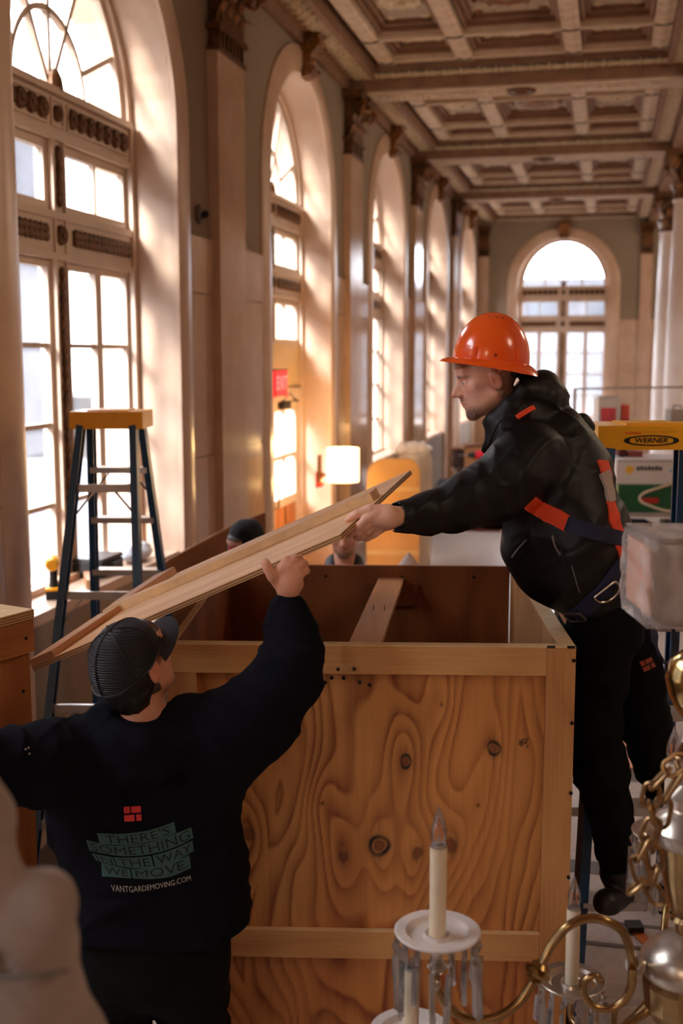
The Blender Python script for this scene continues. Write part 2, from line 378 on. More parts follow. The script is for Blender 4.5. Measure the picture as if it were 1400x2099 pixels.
# archivolt + marble slabs + keystone per bay
av = archivolt_mb(HW, .25, ZS, 0, 0.0, .05, lambda a, t, z: (t, a, z)).mesh('archivolt', M_MARB, smooth=True)
slab_meshes = {}
def slab(w, z0, z1, jog):
    k = (round(w, 3), z0, z1)
    if k not in slab_meshes: slab_meshes[k] = MB().b6(0, .022 + jog, -w / 2 + .003, w / 2 - .003, z0 + .003, z1 - .003).mesh('marble_slab', M_MARBP)
    return slab_meshes[k]
def keystone_mb():
    mb = MB(); prof = [(.0, 0), (.1, .02), (.13, .07), (.09, .12), (.1, .2), (.17, .27), (.2, .33), (.17, .36), (.2, .40), (.0, .40)]
    mb.prism(prof, -.1, .1, lambda a, b, t: (a, t * (1 + b * .5), b))
    for s in (-1, 1): spiral(mb, (.12, s * .125, .28), (1, 0, 0), (0, 0, 1), .07, .018); spiral(mb, (.09, s * .105, .06), (1, 0, 0), (0, 0, 1), .045, .014)
    for j in range(3): leaf_mb(mb, .14, .16, .05, .05 + .08 * j, 0, .1)
    return mb.mesh('keystone', M_GOLD, smooth=True)
key_me = keystone_mb()
for i, yc in enumerate(BAYS):
    link('archivolt', av, wall_left, (WI, yc, 0)); link('keystone', key_me, wall_left, (WI + .03, yc, 5.12))
    for a, b in ((yc - 2.265, yc - HW - .25), (yc + HW + .25, yc + 2.265)):
        # clear the pilaster
        for y in pil_y:
            if a < y < b or abs(a - y) < .5 or abs(b - y) < .5:
                if y < yc: a = max(a, y + PW / 2)
                else: b = min(b, y - PW / 2)
        w = b - a
        if w < .1: continue
        for z0, z1 in ((0, .85), (.85, 1.75), (1.75, 2.95), (2.95, 3.36)):
            link('marble_slab', slab(w, z0, z1, .006 if z0 == 2.95 else 0), wall_left, (WI, (a + b) / 2, 0))
# end wall trims
ave = archivolt_mb(EHW, .24, ZS + .05, 0, 0.0, .05, lambda a, t, z: (a, -t, z), EC).mesh('archivolt', M_MARB, smooth=True)
link('archivolt', ave, wall_back, (0, Y1, 0))
k = link('keystone', key_me, wall_back, (EC, Y1 - .03, 5.08)); k.rotation_euler = (0, 0, -math.pi / 2)
for a, b in ((WI, EC - EHW - .24), (EC + EHW + .24, 1.0)):
    for z0, z1 in ((0, 1.2), (1.2, 2.3), (2.3, 2.95), (2.95, 3.3)):
        w = (b - a) / 2
        for j in range(2):
            o = link('marble_slab', slab(w, z0, z1, .006 if z0 == 2.95 else 0), wall_back, (a + w * (j + .5), Y1, 0)); o.rotation_euler = (0, 0, -math.pi / 2)
for x in (WI + .12, .78):
    o = copy_tree(pil0, (x, Y1, 0), wall_back); o.rotation_euler = (0, 0, -math.pi / 2); o.scale = (1, .4, 1)

# ---- windows: a master with all pieces, copied along the wall
def rosette_me():
    mb = MB().lathe([(.0, .03), (.012, .032), (.02, .018), (.03, .024), (.042, .02), (.052, .026), (.06, .01), (.062, 0)], seg=12, R=_rot('Y', math.pi / 2))
    return mb.mesh('rosette', M_GOLDD, smooth=True)
def leafband(L, h, n, horizontal=True):
    mb = MB()
    for j in range(n):
        for s in (-1, 1):
            a = -L / 2 + (j + .5) * L / n
            c = (.012, a, s * h * .22) if horizontal else (.012, s * h * .2, a)
            r = (.014, L / n * .62, h * .34) if horizontal else (.014, h * .3, L / n * .62)
            mb.ell(c, r, seg=6, rings=4)
    if horizontal: mb.b6(0, .012, -L / 2, L / 2, -h * .46, h * .46)
    else: mb.b6(0, .012, -h * .38, h * .38, -L / 2, L / 2)
    return mb
def drop_mb(z0, z1):
    """hanging husk ornament down the mullion"""
    mb = MB(); L = z1 - z0; n = max(4, int(L / .075))
    for j in range(n):
        t = (j + .5) / n; w = .034 * (.75 + .45 * math.sin(t * 9) ** 2)
        mb.ell((.012, 0, z1 - t * L), (.016, w, L / n * .62), seg=7, rings=4)
    return mb
def sash(root, mb_name, y0, y1, z0, z1, vbars, hbars, fw=.06, x=0.0, dep=.05, glass=None, bar=.03):
    f = MB().b6(x - dep / 2, x + dep / 2, y0, y0 + fw, z0, z1).b6(x - dep / 2, x + dep / 2, y1 - fw, y1, z0, z1)
    f.b6(x - dep / 2, x + dep / 2, y0 + fw, y1 - fw, z0, z0 + fw).b6(x - dep / 2, x + dep / 2, y0 + fw, y1 - fw, z1 - fw, z1)
    s = link(mb_name, f.mesh(mb_name, M_FRAME), root)
    ys = [y0 + fw] + list(vbars) + [y1 - fw]; zs = [z0 + fw] + list(hbars) + [z1 - fw]
    for v in vbars: link('glazing_bar', MB().b6(x - dep * .4, x + dep * .4, v - bar / 2, v + bar / 2, z0 + fw, z1 - fw).mesh('glazing_bar', M_FRAME), s)
    for h in hbars: link('glazing_bar', MB().b6(x - dep * .36, x + dep * .36, y0 + fw, y1 - fw, h - bar / 2, h + bar / 2).mesh('glazing_bar', M_FRAME), s)
    for a, b in zip(ys[:-1], ys[1:]):
        for c, d in zip(zs[:-1], zs[1:]):
            link('pane', MB().b6(x - .003, x + .003, a, b, c, d).mesh('pane', glass or M_GLASS), s)
    return s
ROS = rosette_me()
def make_window(name, loc, door=False, hw=HW, rotz=0.0):
    root = bpy.data.objects.new(name, None); COL.objects.link(root); root.location = loc; root.rotation_euler = (0, 0, rotz); root['kind'] = 'structure'
    lk = lambda n, mb, m, parent=None, loc=None, smooth=False: link(n, mb.mesh(n, m, smooth), parent or root, loc)
    zt, n = 4.06, 24
    # outer frame: jambs and arched head
    fr = MB().b6(-.07, .07, -hw, -hw + .06, 1.05, zt).b6(-.07, .07, hw - .06, hw, 1.05, zt)
    if door: fr.b6(-.07, .07, -hw, -hw + .06, 0, 1.05).b6(-.07, .07, hw - .06, hw, 0, 1.05)
    def ring(r0, r1, x0, x1, a0=0, a1=math.pi, n=24):
        mb = MB(); V = []; F = []
        for i in range(n + 1):
            t = a0 + (a1 - a0) * i / n
            for r, x in ((r0, x0), (r1, x0), (r1, x1), (r0, x1)): V.append((x, r * math.cos(t), zt + r * math.sin(t)))
        for i in range(n):
            for j in range(4): F.append((i * 4 + j, i * 4 + (j + 1) % 4, i * 4 + 4 + (j + 1) % 4, i * 4 + 4 + j))
        F += [(0, 1, 2, 3), (n * 4 + 3, n * 4 + 2, n * 4 + 1, n * 4)]
        return mb.add(V, F)
    rg = ring(hw - .07, hw, -.06, .06); fr.add(rg.v[0], rg.f)
    rg = ring(hw - .13, hw - .07, -.03, .03); fr.add(rg.v[0], rg.f)
    lk('frame', fr, M_FRAME)
    rin, rout, rm = .06, hw - .13, .47
    lk('glazing_bar', ring(rm - .018, rm + .018, -.02, .02), M_FRAME)
    inner = [60, 90, 120]; outer = [24, 60, 90, 120, 156]
    for a in inner:
        t = math.radians(a); lk('glazing_bar', MB().bar((0, 0, zt), (0, rm * math.cos(t), zt + rm * math.sin(t)), .035, .04, (1, 0, 0)), M_FRAME)
    for a in outer:
        t = math.radians(a); lk('glazing_bar', MB().bar((0, rm * math.cos(t), zt + rm * math.sin(t)), (0, rout * math.cos(t), zt + rout * math.sin(t)), .035, .04, (1, 0, 0)), M_FRAME)
    for r0, r1, angs in ((.0, rm, [0] + inner + [180]), (rm, rout, [0] + outer + [180])):
        for a, b in zip(angs[:-1], angs[1:]): lk('pane', ring(r0 + 1e-4, r1, -.003, .003, math.radians(a), math.radians(b), 6), M_GLASS)
    # upper transom with sunk panels of rosettes
    t1 = MB().b6(-.07, .05, -hw + .06, hw - .06, 3.77, 4.06).b6(-.07, .09, -hw + .06, hw - .06, 4.03, 4.07).b6(-.07, .065, -hw + .06, hw - .06, 3.77, 3.81)
    tr = lk('transom', t1, M_FRAME)
    for y0, y1 in ((-hw + .1, -.13), (-.08, .08), (.13, hw - .1)):
        b = MB().b6(.05, .062, y0, y1, 3.85, 3.865).b6(.05, .062, y0, y1, 3.995, 4.01).b6(.05, .062, y0, y0 + .015, 3.865, 3.995).b6(.05, .062, y1 - .015, y1, 3.865, 3.995)
        link('panel_moulding', b.mesh('panel_moulding', M_FRAME), tr)
        nr = 1 if y1 - y0 < .3 else 7
        for j in range(nr):
            o = link('rosette', ROS, tr, (.052, y0 + (j + .5) * (y1 - y0) / nr if nr > 1 else 0, 3.93))
            if nr == 1: o.scale = (1, .8, .8)
    lk('finial', MB().lathe([(0, .13), (.03, .12), (.06, .08), (.07, .03), (.075, 0), (.0, 0)], (.05, 0, 4.06), 10, sx=.6), M_GOLDD, smooth=True)
    # lower transom with leaf band
    t2 = MB().b6(-.07, .05, -hw + .06, hw - .06, 3.07, 3.355).b6(-.07, .065, -hw + .06, hw - .06, 3.31, 3.355).b6(-.07, .065, -hw + .06, hw - .06, 3.07, 3.11)
    tr2 = lk('transom', t2, M_FRAME)
    for s in (-1, 1): link('leaf_band', leafband(hw - .26, .1, 14).mesh('leaf_band', M_GOLDD, True), tr2, (.05, s * (hw / 2 + .04), 3.22))
    link('rosette', ROS, tr2, (.052, 0, 3.22))
    # mullion
    mu = lk('mullion', MB().b6(-.06, .045, -.085, .085, 2.64 if door else 1.11, 3.77).b6(-.06, .06, -.085, -.06, 2.64 if door else 1.11, 3.77).b6(-.06, .06, .06, .085, 2.64 if door else 1.11, 3.77), M_FRAME)
    link('gilt_drop', drop_mb(3.39, 3.74).mesh('gilt_drop', M_GOLDD, True), mu, (.045, 0, 0))
    if not door: link('gilt_drop', drop_mb(1.35, 3.03).mesh('gilt_drop', M_GOLDD, True), mu, (.045, 0, 0))
    for s in (-1, 1):
        y0, y1 = sorted((s * .085, s * (hw - .06)))
        sash(root, 'upper_sash', y0, y1, 3.355, 3.77, [(y0 + y1) / 2], [], fw=.055)
        ym = (y0 + y1) / 2
        if not door:
            for a, b in ((y0, ym), (ym, y1)):
                sash(root, 'casement', a, b, 1.11, 3.07, [], [1.59, 2.08, 2.56], fw=.045, glass=M_GLASSH)
        else:
            sash(root, 'upper_sash', y0, y1, 2.62, 3.07, [ym], [], fw=.05)
    if not door:
        sl = lk('sill', MB().b6(-.1, .34, -hw - .05, hw + .05, 1.05, 1.11).b6(-.1, .1, -hw, hw, 1.11, 1.15), M_MARB)
    else:
        lk('door_panel', MB().b6(-.04, .03, -hw + .06, hw - .06, 2.16, 2.62), mat('cream_panel', (214, 186, 138), rough=.5, var=.04))
        lk('door_head', MB().b6(-.06, .06, -hw + .06, hw - .06, 2.04, 2.16), M_FRAME)
    return root
win_me = make_window('window_1', (WG, BAYS[2], 0))
kk = 2
for i, yc in enumerate(BAYS):
    if i == 2 or i == DOORBAY: continue
    o = copy_tree(win_me, (WG, yc, 0)); o.name = 'window_%d' % kk; kk += 1
make_window('window_9', (WG, BAYS[DOORBAY], 0), door=True)
o = copy_tree(win_me, (EC, Y1 + .3, 0)); o.name = 'window_10'; o.rotation_euler = (0, 0, -math.pi / 2); o.scale = (1, EHW / HW, 1)
# street door below the second visible window: two glazed leaves with timber lower panels
dr = bpy.data.objects.new('door_1', None); COL.objects.link(dr); dr.location = (WG, BAYS[DOORBAY], 0); dr['kind'] = 'structure'
M_DOORW = wood('door_timber', (196, 124, 60), (150, 84, 34), rings=6)
for s in (-1, 1):
    y0, y1 = sorted((s * .01, s * (HW - .08)))
    lf = sash(dr, 'door_leaf', y0, y1, .02, 2.04, [(y0 + y1) / 2], [.98, 1.45], fw=.11, dep=.05, glass=M_GLASSH, bar=.045)
    for ch in list(lf.children):
        if ch.name.startswith('pane') and max(v.co.z for v in ch.data.vertices) < 1.0: bpy.data.objects.remove(ch)
    link('lower_panel', MB().b6(-.02, .02, y0 + .1, y1 - .1, .12, .97).mesh('lower_panel', M_DOORW), lf)
    link('lower_rail', MB().b6(-.027, .027, y0 + .1, y1 - .1, .93, 1.02).mesh('lower_rail', M_FRAME), lf)
    link('door_pull', MB().tube([(.025, s * .09, .95), (.075, s * .09, .96), (.075, s * .09, 1.2), (.025, s * .09, 1.21)], .011, 8).mesh('door_pull', M_GOLD, True), lf)
    cl = MB().b6(.03, .09, y0 + .25, y0 + .52, 1.955, 2.02).bar((.06, y0 + .3, 2.03), (.16, y0 + .55, 2.03), .02, .012).bar((.16, y0 + .55, 2.03), (.06, y0 + .75, 2.05), .02, .012)
    link('door_closer', cl.mesh('door_closer', mat('black_iron', (24, 22, 22), rough=.5)), lf)

# ---- ceiling: beams, leaf borders, ribs and sunk panels
ceiling = tag(link('ceiling', MB().b6(WO, 7.3, Y0 - .3, Y1 + .6, ZT, ZT + .2).mesh('ceiling', M_CEILD)), kind='structure')
XR0, XR1 = WI, 0.92
link('cornice', MB().b6(WI, WI + .06, Y0, Y1, 5.42, 5.52).b6(WI, WI + .1, Y0, Y1, 5.52, 5.56).mesh('cornice', M_CEILD), ceiling)
link('entablature', MB().b6(XR1 - .12, XR1 + .7, Y0, Y1, BEAMZ, ZT).b6(XR1 - .17, XR1 + .7, Y0, Y1, BEAMZ + .12, BEAMZ + .16).mesh('entablature', M_CEILD), ceiling)
bw = .3
beam_me = None
beam_ys = pil_y
bm_ = MB().b6(XR0, XR1, -bw, bw, BEAMZ, ZT).b6(XR0 + .15, XR1 - .15, -bw - .04, bw + .04, 5.56, 5.62)
beam_me = bm_.mesh('beam', M_CEILD)
soffit_me = MB().b6(XR0 + .2, XR1 - .2, -bw + .07, bw - .07, -.012, 0).mesh('soffit_panel', M_CEIL)
strip = MB()
for j in range(46): strip.ell((XR0 + .3 + j * .07, 0, -.016), (.026, .12, .014), seg=6, rings=4)
strip_me = strip.mesh('guilloche', M_CEIL, True)
boss_me = MB().lathe([(.0, -.05), (.05, -.045), (.08, -.02), (.14, -.03), (.17, -.012), (.19, 0)], seg=16).mesh('boss', M_GOLDD, True)
def garland(L, n, seed):
    """band of painted acanthus scrolls in relief, along +y, lying under z=0"""
    rnd = random.Random(seed); mb = MB()
    for j in range(n):
        y = (j + .5) * L / n
        for s in (-1, 1):
            for a in range(3):
                R = np.array(Matrix.Rotation(s * (.5 + .5 * a) + rnd.uniform(-.2, .2), 3, 'Z'))
                mb.ell((s * (.022 + .026 * a), y + (a - 1) * L / n * .28, -.016), (.022, .066, .026), R, seg=6, rings=4)
        mb.ell((0, y + L / n * .4, -.02), (.03, .03, .024), seg=6, rings=4)
    return mb
for y in beam_ys:
    b = link('beam', beam_me, ceiling, (0, y, 0))
    link('soffit_panel', soffit_me, b, (0, 0, BEAMZ)); link('guilloche', strip_me, b, (0, 0, BEAMZ - .004)); link('boss', boss_me, b, ((XR0 + XR1) / 2, 0, BEAMZ - .01))
RX = [-2.40, -1.56, -.44, .42]; RZ = 5.60
rows_l = [-1.62, -.76, .76, 1.62]
def rib_me(L):
    mb = MB().b6(-.085, .085, 0, L, RZ, ZT).b6(-.1, .1, 0, L, RZ + .06, ZT)
    pr = [(-.04, RZ)] + [(.04 * math.cos(math.pi - a), RZ - .010 * math.sin(a)) for a in np.linspace(.3, math.pi - .3, 6)] + [(.04, RZ)]
    mb.prism(pr, .04, L - .04, lambda a, b, t: (a, t, b))
    return mb.mesh('rib', M_CEIL)
RIB = rib_me(3.44)
XRIB = {}
collar = MB()
for t in np.linspace(0, math.pi, 9): collar.box((.075 * math.cos(t), 0, RZ - .012 * math.sin(t)), (.03, .018, .014))
COLLAR = collar.mesh('rib_collar', M_TEAL)
gmes = {}
bay_edges = [Y0] + beam_ys + [Y1]
for bi in range(len(bay_edges) - 1):
    ya = bay_edges[bi] + (bw if bi > 0 else 0); yb = bay_edges[bi + 1] - (bw if bi < len(bay_edges) - 2 else 0)
    if yb < 3.5: continue
    yc = (ya + yb) / 2; hl = (yb - ya) / 2; sc = min(1.0, (hl - .25) / 1.72)
    rows = [r * sc for r in rows_l]
    for key, L, x, rot in (('s', yb - ya, WI + .23, 0), ('s', yb - ya, XR1 - .25, 0)):
        kk2 = ('g', round(L, 2))
        if kk2 not in gmes:
            g = garland(L, int(L / .17), bi)
            gmes[kk2] = (MB().b6(-.1, .1, 0, L, -.004, .006).mesh('garland_ground', M_TEAL), g.mesh('garland', M_LEAF, True), MB().b6(.1, .16, 0, L, -.05, .3).b6(-.14, -.1, 0, L, -.03, .3).b6(-.1, .1, 0, L, .007, .3).mesh('border_moulding', M_CEILD))
        gg, gl, gm = gmes[kk2]
        o = link('garland_ground', gg, ceiling, (x, ya, 5.55)); link('garland', gl, o); k2 = link('border_moulding', gm, o)
        if x > 0: o.scale = (-1, 1, 1)
    Lx = XR1 - WI - .7
    if 'x' not in gmes:
        g = garland(Lx, 17, 3); gmes['x'] = (MB().b6(-.06, .06, 0, Lx, -.004, .006).mesh('garland_ground', M_TEAL), g.mesh('garland', M_LEAF, True), MB().b6(.06, .12, 0, Lx, -.02, .3).b6(-.06, .06, 0, Lx, .007, .3).mesh('border_moulding', M_CEILD))
    for s in (1, -1):
        gg, gl, gm = gmes['x']
        o = link('garland_ground', gg, ceiling, (WI + .35 if s < 0 else XR1 - .35, ya + .1 if s < 0 else yb - .1, 5.55)); o.rotation_euler = (0, 0, math.pi / 2 if s > 0 else -math.pi / 2)
        g2 = link('garland', gl, o); g2.scale = (.6, 1, 1); link('border_moulding', gm, o)
    for x in RX:
        r = link('rib', RIB, ceiling, (x, yc - 1.72 * sc, 0)); r.scale = (1, sc, 1)
        for rr in rows_l: link('rib_collar', COLLAR, r, (0, rr + 1.72, 0))
    for x0, x1 in zip(RX[:-1], RX[1:]):
        for q in rows:
            k3 = ('c', round(x1 - x0, 2))
            if k3 not in gmes: gmes[k3] = MB().b6(.085, x1 - x0 - .085, -.05, .05, RZ + .015, ZT).b6(.085, x1 - x0 - .085, -.035, .035, RZ, ZT).mesh('cross_rib', M_CEIL)
            link('cross_rib', gmes[k3], ceiling, (x0, yc + q, 0))
        for r0, r1 in zip(rows[:-1], rows[1:]):
            w, l = x1 - x0 - .17, r1 - r0 - .1; k4 = ('p', round(w, 2), round(l, 2))
            if k4 not in gmes:
                step = MB()
                for q, (ins, z) in enumerate(((0.0, RZ + .06), (.05, RZ + .11))):
                    a, b = w / 2 - ins, l / 2 - ins; t = .05
                    step.b6(-a, a, -b, -b + t, z, ZT).b6(-a, a, b - t, b, z, ZT).b6(-a, -a + t, -b + t, b - t, z, ZT).b6(a - t, a, -b + t, b - t, z, ZT)
                pan = MB().b6(-w / 2 + .1, w / 2 - .1, -l / 2 + .1, l / 2 - .1, RZ + .16, ZT)
                med = MB(); big = l > 1.0
                rr = min(w, l) * (.3 if big else .22)
                med.lathe([(0, -.07), (rr * .25, -.06), (rr * .35, -.025), (rr * .6, -.05), (rr * .8, -.02), (rr, -.035), (rr * 1.05, 0)], (0, 0, RZ + .16), 18)
                for t in np.linspace(0, 2 * math.pi, 12, endpoint=False):
                    med.ell((rr * 1.18 * math.cos(t), rr * 1.18 * math.sin(t), RZ + .15), (.05, .03, .02), np.array(Matrix.Rotation(t, 3, 'Z')), seg=6, rings=4)
                for sx in (-1, 1):
                    for sy in (-1, 1): med.ell((sx * (w / 2 - .17), sy * (l / 2 - .17), RZ + .155), (.05, .05, .016), seg=6, rings=4)
                gmes[k4] = (step.mesh('coffer_frame', M_CEILD), pan.mesh('coffer_panel', M_CEILG), med.mesh('medallion', M_GOLD if (big and w > .9) else M_LEAF, True))
            st, pn, md = gmes[k4]
            o = link('coffer_frame', st, ceiling, ((x0 + x1) / 2, yc + (r0 + r1) / 2, 0)); link('coffer_panel', pn, o); link('medallion', md, o)

# ---- columns on the right
CX = 1.16
M_COL = mat('column_marble', (240, 226, 214), rough=.35, var=.06, scale=1.5, rgb2=(228, 208, 194))
def column_parts():
    sh = MB()
    nfl = 20; prof = [(.34, .42), (.335, 1.6), (.32, 3.2), (.29, PZ - .04)]
    sh.lathe([(.42, .0), (.42, .16), (.40, .2), (.38, .26), (.41, .32), (.36, .38), (.34, .42)] + prof[1:] + [(.31, PZ - .02), (.31, PZ)], seg=40)
    return sh
shaft = column_parts().mesh('column', M_COL, True)
h = BEAMZ - PZ
cap_b = MB().lathe([(.29, 0), (.31, .03), (.29, .06), (.28, .2), (.30, .4), (.36, h - .1)], seg=20)
cap_l = MB()
for row, (zb, lh, o, n) in enumerate([(.05, .22, .1, 8), (.2, .27, .14, 8)]):
    for j in range(n): leaf_mb(cap_l, .22, lh, o, zb, (j + .5 * row) * 2 * math.pi / n, .3)
cap_v = MB()
for j in range(4):
    a = math.pi / 4 + j * math.pi / 2; spiral(cap_v, (.47 * math.cos(a), .47 * math.sin(a), h - .17), (math.cos(a), math.sin(a), 0), (0, 0, 1), .11, .032)
cap_a = MB().b6(-.44, .44, -.44, .44, h - .08, h)
col0 = None
for i, y in enumerate(pil_y):
    if y < 3: continue
    if col0 is None:
        col0 = tag(link('column', shaft, None, (CX, y, 0)), kind='structure')
        for nm, b, m in (('capital_bell', cap_b, M_GOLDD), ('acanthus_leaves', cap_l, M_GOLD), ('volutes', cap_v, M_GOLD), ('abacus', cap_a, M_GOLDD)):
            link(nm, b.mesh(nm, m, nm != 'abacus'), col0, (0, 0, PZ))
    else: copy_tree(col0, (CX, y, 0))

# ---- the street outside: pavement and a pale stone block across the road, built window by window
street = tag(link('street', MB().b6(-40, WO, -30, 70, -.25, -.15).b6(-40, 40, Y1 + .6, 90, -.25, -.15).mesh('street', mat('asphalt', (84, 82, 82), rough=.9, var=.06))), kind='structure')
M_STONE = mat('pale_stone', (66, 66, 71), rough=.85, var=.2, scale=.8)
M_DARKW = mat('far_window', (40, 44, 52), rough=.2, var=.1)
def block(name, x0, x1, y0, y1, h, face, label, stepy=2.4, stepz=2.9):
    t = T(name, label, 'building', ((x0 + x1) / 2, (y0 + y1) / 2, -.15), 'h')
    t.part('wall', MB().b6(x0, x1, y0, y1, -.15, h), M_STONE)
    t.part('cornice', MB().b6(x0 - .3, x1 + .3, y0 - .3, y1 + .3, h, h + .5), M_STONE)
    k = 0
    if face == 'x':
        me = MB().b6(-.06, .02, -.5, .5, 0, 1.7).mesh('window', M_DARKW); fm = MB().b6(-.05, .1, -.62, .62, -.12, 0).mesh('surround', M_STONE)
        for a in np.arange(y0 + 1.2, y1 - .6, stepy):
            for z in np.arange(.8, h - 1.5, stepz):
                w = link('window', me, t.o, (x1 - t.base[0], a - t.base[1], z - t.base[2])); link('surround', fm, w)
    else:
        me = MB().b6(-.5, .5, -.02, .06, 0, 1.7).mesh('window', M_DARKW); fm = MB().b6(-.62, .62, -.1, .05, -.12, 0).mesh('surround', M_STONE)
        for a in np.arange(x0 + 1.2, x1 - .6, stepy):
            for z in np.arange(.8, h - 1.5, stepz):
                w = link('window', me, t.o, (a - t.base[0], y0 - t.base[1], z - t.base[2])); link('surround', fm, w)
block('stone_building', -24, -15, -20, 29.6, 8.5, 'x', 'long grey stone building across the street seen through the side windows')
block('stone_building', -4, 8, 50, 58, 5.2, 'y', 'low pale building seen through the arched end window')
# ------------------------------------------------------------------ organic shapes: smooth distance fields turned into one continuous mesh
def smin(a, b, k):
    h = np.clip(.5 + .5 * (b - a) / k, 0, 1); return b + (a - b) * h - k * h * (1 - h)
class Field:
    def __init__(s): s.p = []; s.post = []
    def _add(s, fn, lo, hi, k, op): s.p.append((fn, np.array(lo, float), np.array(hi, float), k, op)); return s
    def cap(s, a, b, ra, rb, k=.03, op='+', sq=None, wr=None):
        """tapered capsule; sq = (axis vector, factor) widens it along an axis; wr = (amp, freq, dirvec, phase) cross folds"""
        a = np.array(a, float); b = np.array(b, float); d = b - a; L2 = d @ d; L = math.sqrt(L2); m = max(ra, rb) * (sq[1] if sq else 1) + (wr[0] if wr else 0)
        def fn(p):
            q = p - a; t = np.clip(q @ d / L2, 0, 1); c = q - t[:, None] * d
            if sq: ax = np.array(sq[0], float); ax = ax / np.linalg.norm(ax); c = c - ((c @ ax) * (1 - 1 / sq[1]))[:, None] * ax
            r = np.linalg.norm(c, axis=1); o = r - (ra + (rb - ra) * t)
            if wr:
                am, fq, dv, ph = wr; w = np.sin(fq * t * L + 2.4 * (c @ np.array(dv)) / (ra + rb) * 2 + ph + 1.3 * np.sin(fq * .43 * t * L + ph * 2)); o = o - am * (1 - np.abs(w)) ** 1.6 * np.clip(t * 8, 0, 1) * np.clip((1 - t) * 8 + .2, 0, 1)
            return o
        return s._add(fn, np.minimum(a, b) - m, np.maximum(a, b) + m, k, op)
    def chain(s, pts, k=.03, sq=None, wr=None):
        for (a, ra), (b, rb) in zip(pts[:-1], pts[1:]): s.cap(a, b, ra, rb, k, '+', sq, wr)
        return s
    def ell(s, c, r, R=None, k=.03, op='+'):
        c = np.array(c, float); r = np.array(r, float); R = np.eye(3) if R is None else np.asarray(R, float)
        e = np.abs(R) @ r
        def fn(p):
            q = (p - c) @ R; l = np.linalg.norm(q / r, axis=1); g = np.linalg.norm(q / (r * r), axis=1); return np.where(g < 1e-6, -r.min(), l * (l - 1) / np.maximum(g, 1e-6))
        return s._add(fn, c - e, c + e, k, op)
    def cut(s, n, d0, k=.01, lo=None, hi=None):
        """keep only the side n.p <= d0"""
        n = np.array(n, float); n /= np.linalg.norm(n)
        s._add(lambda p: p @ n - d0, [-1e3] * 3 if lo is None else lo, [1e3] * 3 if hi is None else hi, k, '&'); return s
    def __call__(s, p, m=.07):
        d = np.full(len(p), 1.0)
        for fn, lo, hi, k, op in s.p:
            sel = np.nonzero(np.all((p >= lo - m) & (p <= hi + m), axis=1))[0]
            if len(sel) == 0: continue
            v = fn(p[sel]); o = d[sel]
            if op == '+': d[sel] = smin(o, v, k)
            elif op == '-': d[sel] = -smin(-o, v, k)
            else: d[sel] = -smin(-o, -v, k)
        for g in s.post: d = g(p, d)
        return d
    def bounds(s):
        L = [q for q in s.p if q[4] == '+']; return np.min([q[1] for q in L], 0) - .03, np.max([q[2] for q in L], 0) + .03
    def mesh(s, name, m, h, off=(0, 0, 0), B=6, slack=.02, color=None):
        lo, hi = s.bounds(); n = np.ceil((hi - lo) / (h * B)).astype(int) + 1
        g = np.stack(np.meshgrid(*[np.arange(k) for k in n], indexing='ij'), -1).reshape(-1, 3)
        d = s(lo + (g + .5) * h * B, m=h * B * .9 + slack + .03); act = np.abs(d) < h * B * .87 + slack; blk = g[act]; nb = len(blk)
        l1 = np.stack(np.meshgrid(*[np.arange(B + 1)] * 3, indexing='ij'), -1).reshape(-1, 3)
        V = np.empty((nb, (B + 1) ** 3), np.float32)
        for i in range(0, nb, 1500):
            pt = lo + (blk[i:i + 1500, None] * B + l1) * h; V[i:i + 1500] = s(pt.reshape(-1, 3)).reshape(-1, (B + 1) ** 3)
        V = V.reshape(nb, B + 1, B + 1, B + 1)
        co = [(a, b, c) for a in (0, 1) for b in (0, 1) for c in (0, 1)]
        ng = sum((V[:, a:a + B, b:b + B, c:c + B] < 0).astype(np.int8) for a, b, c in co)
        idx = np.argwhere((ng > 0) & (ng < 8)); M = len(idx)
        cv = np.stack([V[idx[:, 0], idx[:, 1] + a, idx[:, 2] + b, idx[:, 3] + c] for a, b, c in co], 1)
        acc = np.zeros((M, 3)); cnt = np.zeros(M)
        for i in range(8):
            for ax in range(3):
                if co[i][ax] == 0:
                    q = list(co[i]); q[ax] = 1; j = co.index(tuple(q)); A, Bv = cv[:, i], cv[:, j]; sel = (A < 0) != (Bv < 0)
                    t = A[sel] / (A[sel] - Bv[sel]); P0 = np.tile(np.array(co[i], float), (len(t), 1)); P0[:, ax] += t; acc[sel] += P0; cnt[sel] += 1
        gc = blk[idx[:, 0]] * B + idx[:, 1:]
        verts = lo + (gc + acc / cnt[:, None]) * h
        ids = np.full((nb, B, B, B), -1, np.int64); ids[idx[:, 0], idx[:, 1], idx[:, 2], idx[:, 3]] = np.arange(M)
        bm = np.full(tuple(n), -1, np.int64); bm[blk[:, 0], blk[:, 1], blk[:, 2]] = np.arange(nb)
        def look(c):
            ok = np.all(c >= 0, 1); c2 = np.maximum(c, 0); b = bm[c2[:, 0] // B, c2[:, 1] // B, c2[:, 2] // B]; r = ids[np.maximum(b, 0), c2[:, 0] % B, c2[:, 1] % B, c2[:, 2] % B]; return np.where(ok & (b >= 0), r, -1)
        Fs = []
        for ax in range(3):
            q = [0, 0, 0]; q[ax] = 1; s0 = cv[:, 0] < 0; s1 = cv[:, co.index(tuple(q))] < 0; sel = np.nonzero(s0 != s1)[0]
            eb = np.zeros(3, int); ec = np.zeros(3, int); eb[(ax + 1) % 3] = 1; ec[(ax + 2) % 3] = 1; c = gc[sel]
            Q = np.stack([sel, look(c - eb), look(c - eb - ec), look(c - ec)], 1); ok = np.all(Q >= 0, 1); Q = Q[ok]; fl = s0[sel][ok]
            Q[~fl] = Q[~fl][:, ::-1]; Fs.append(Q)
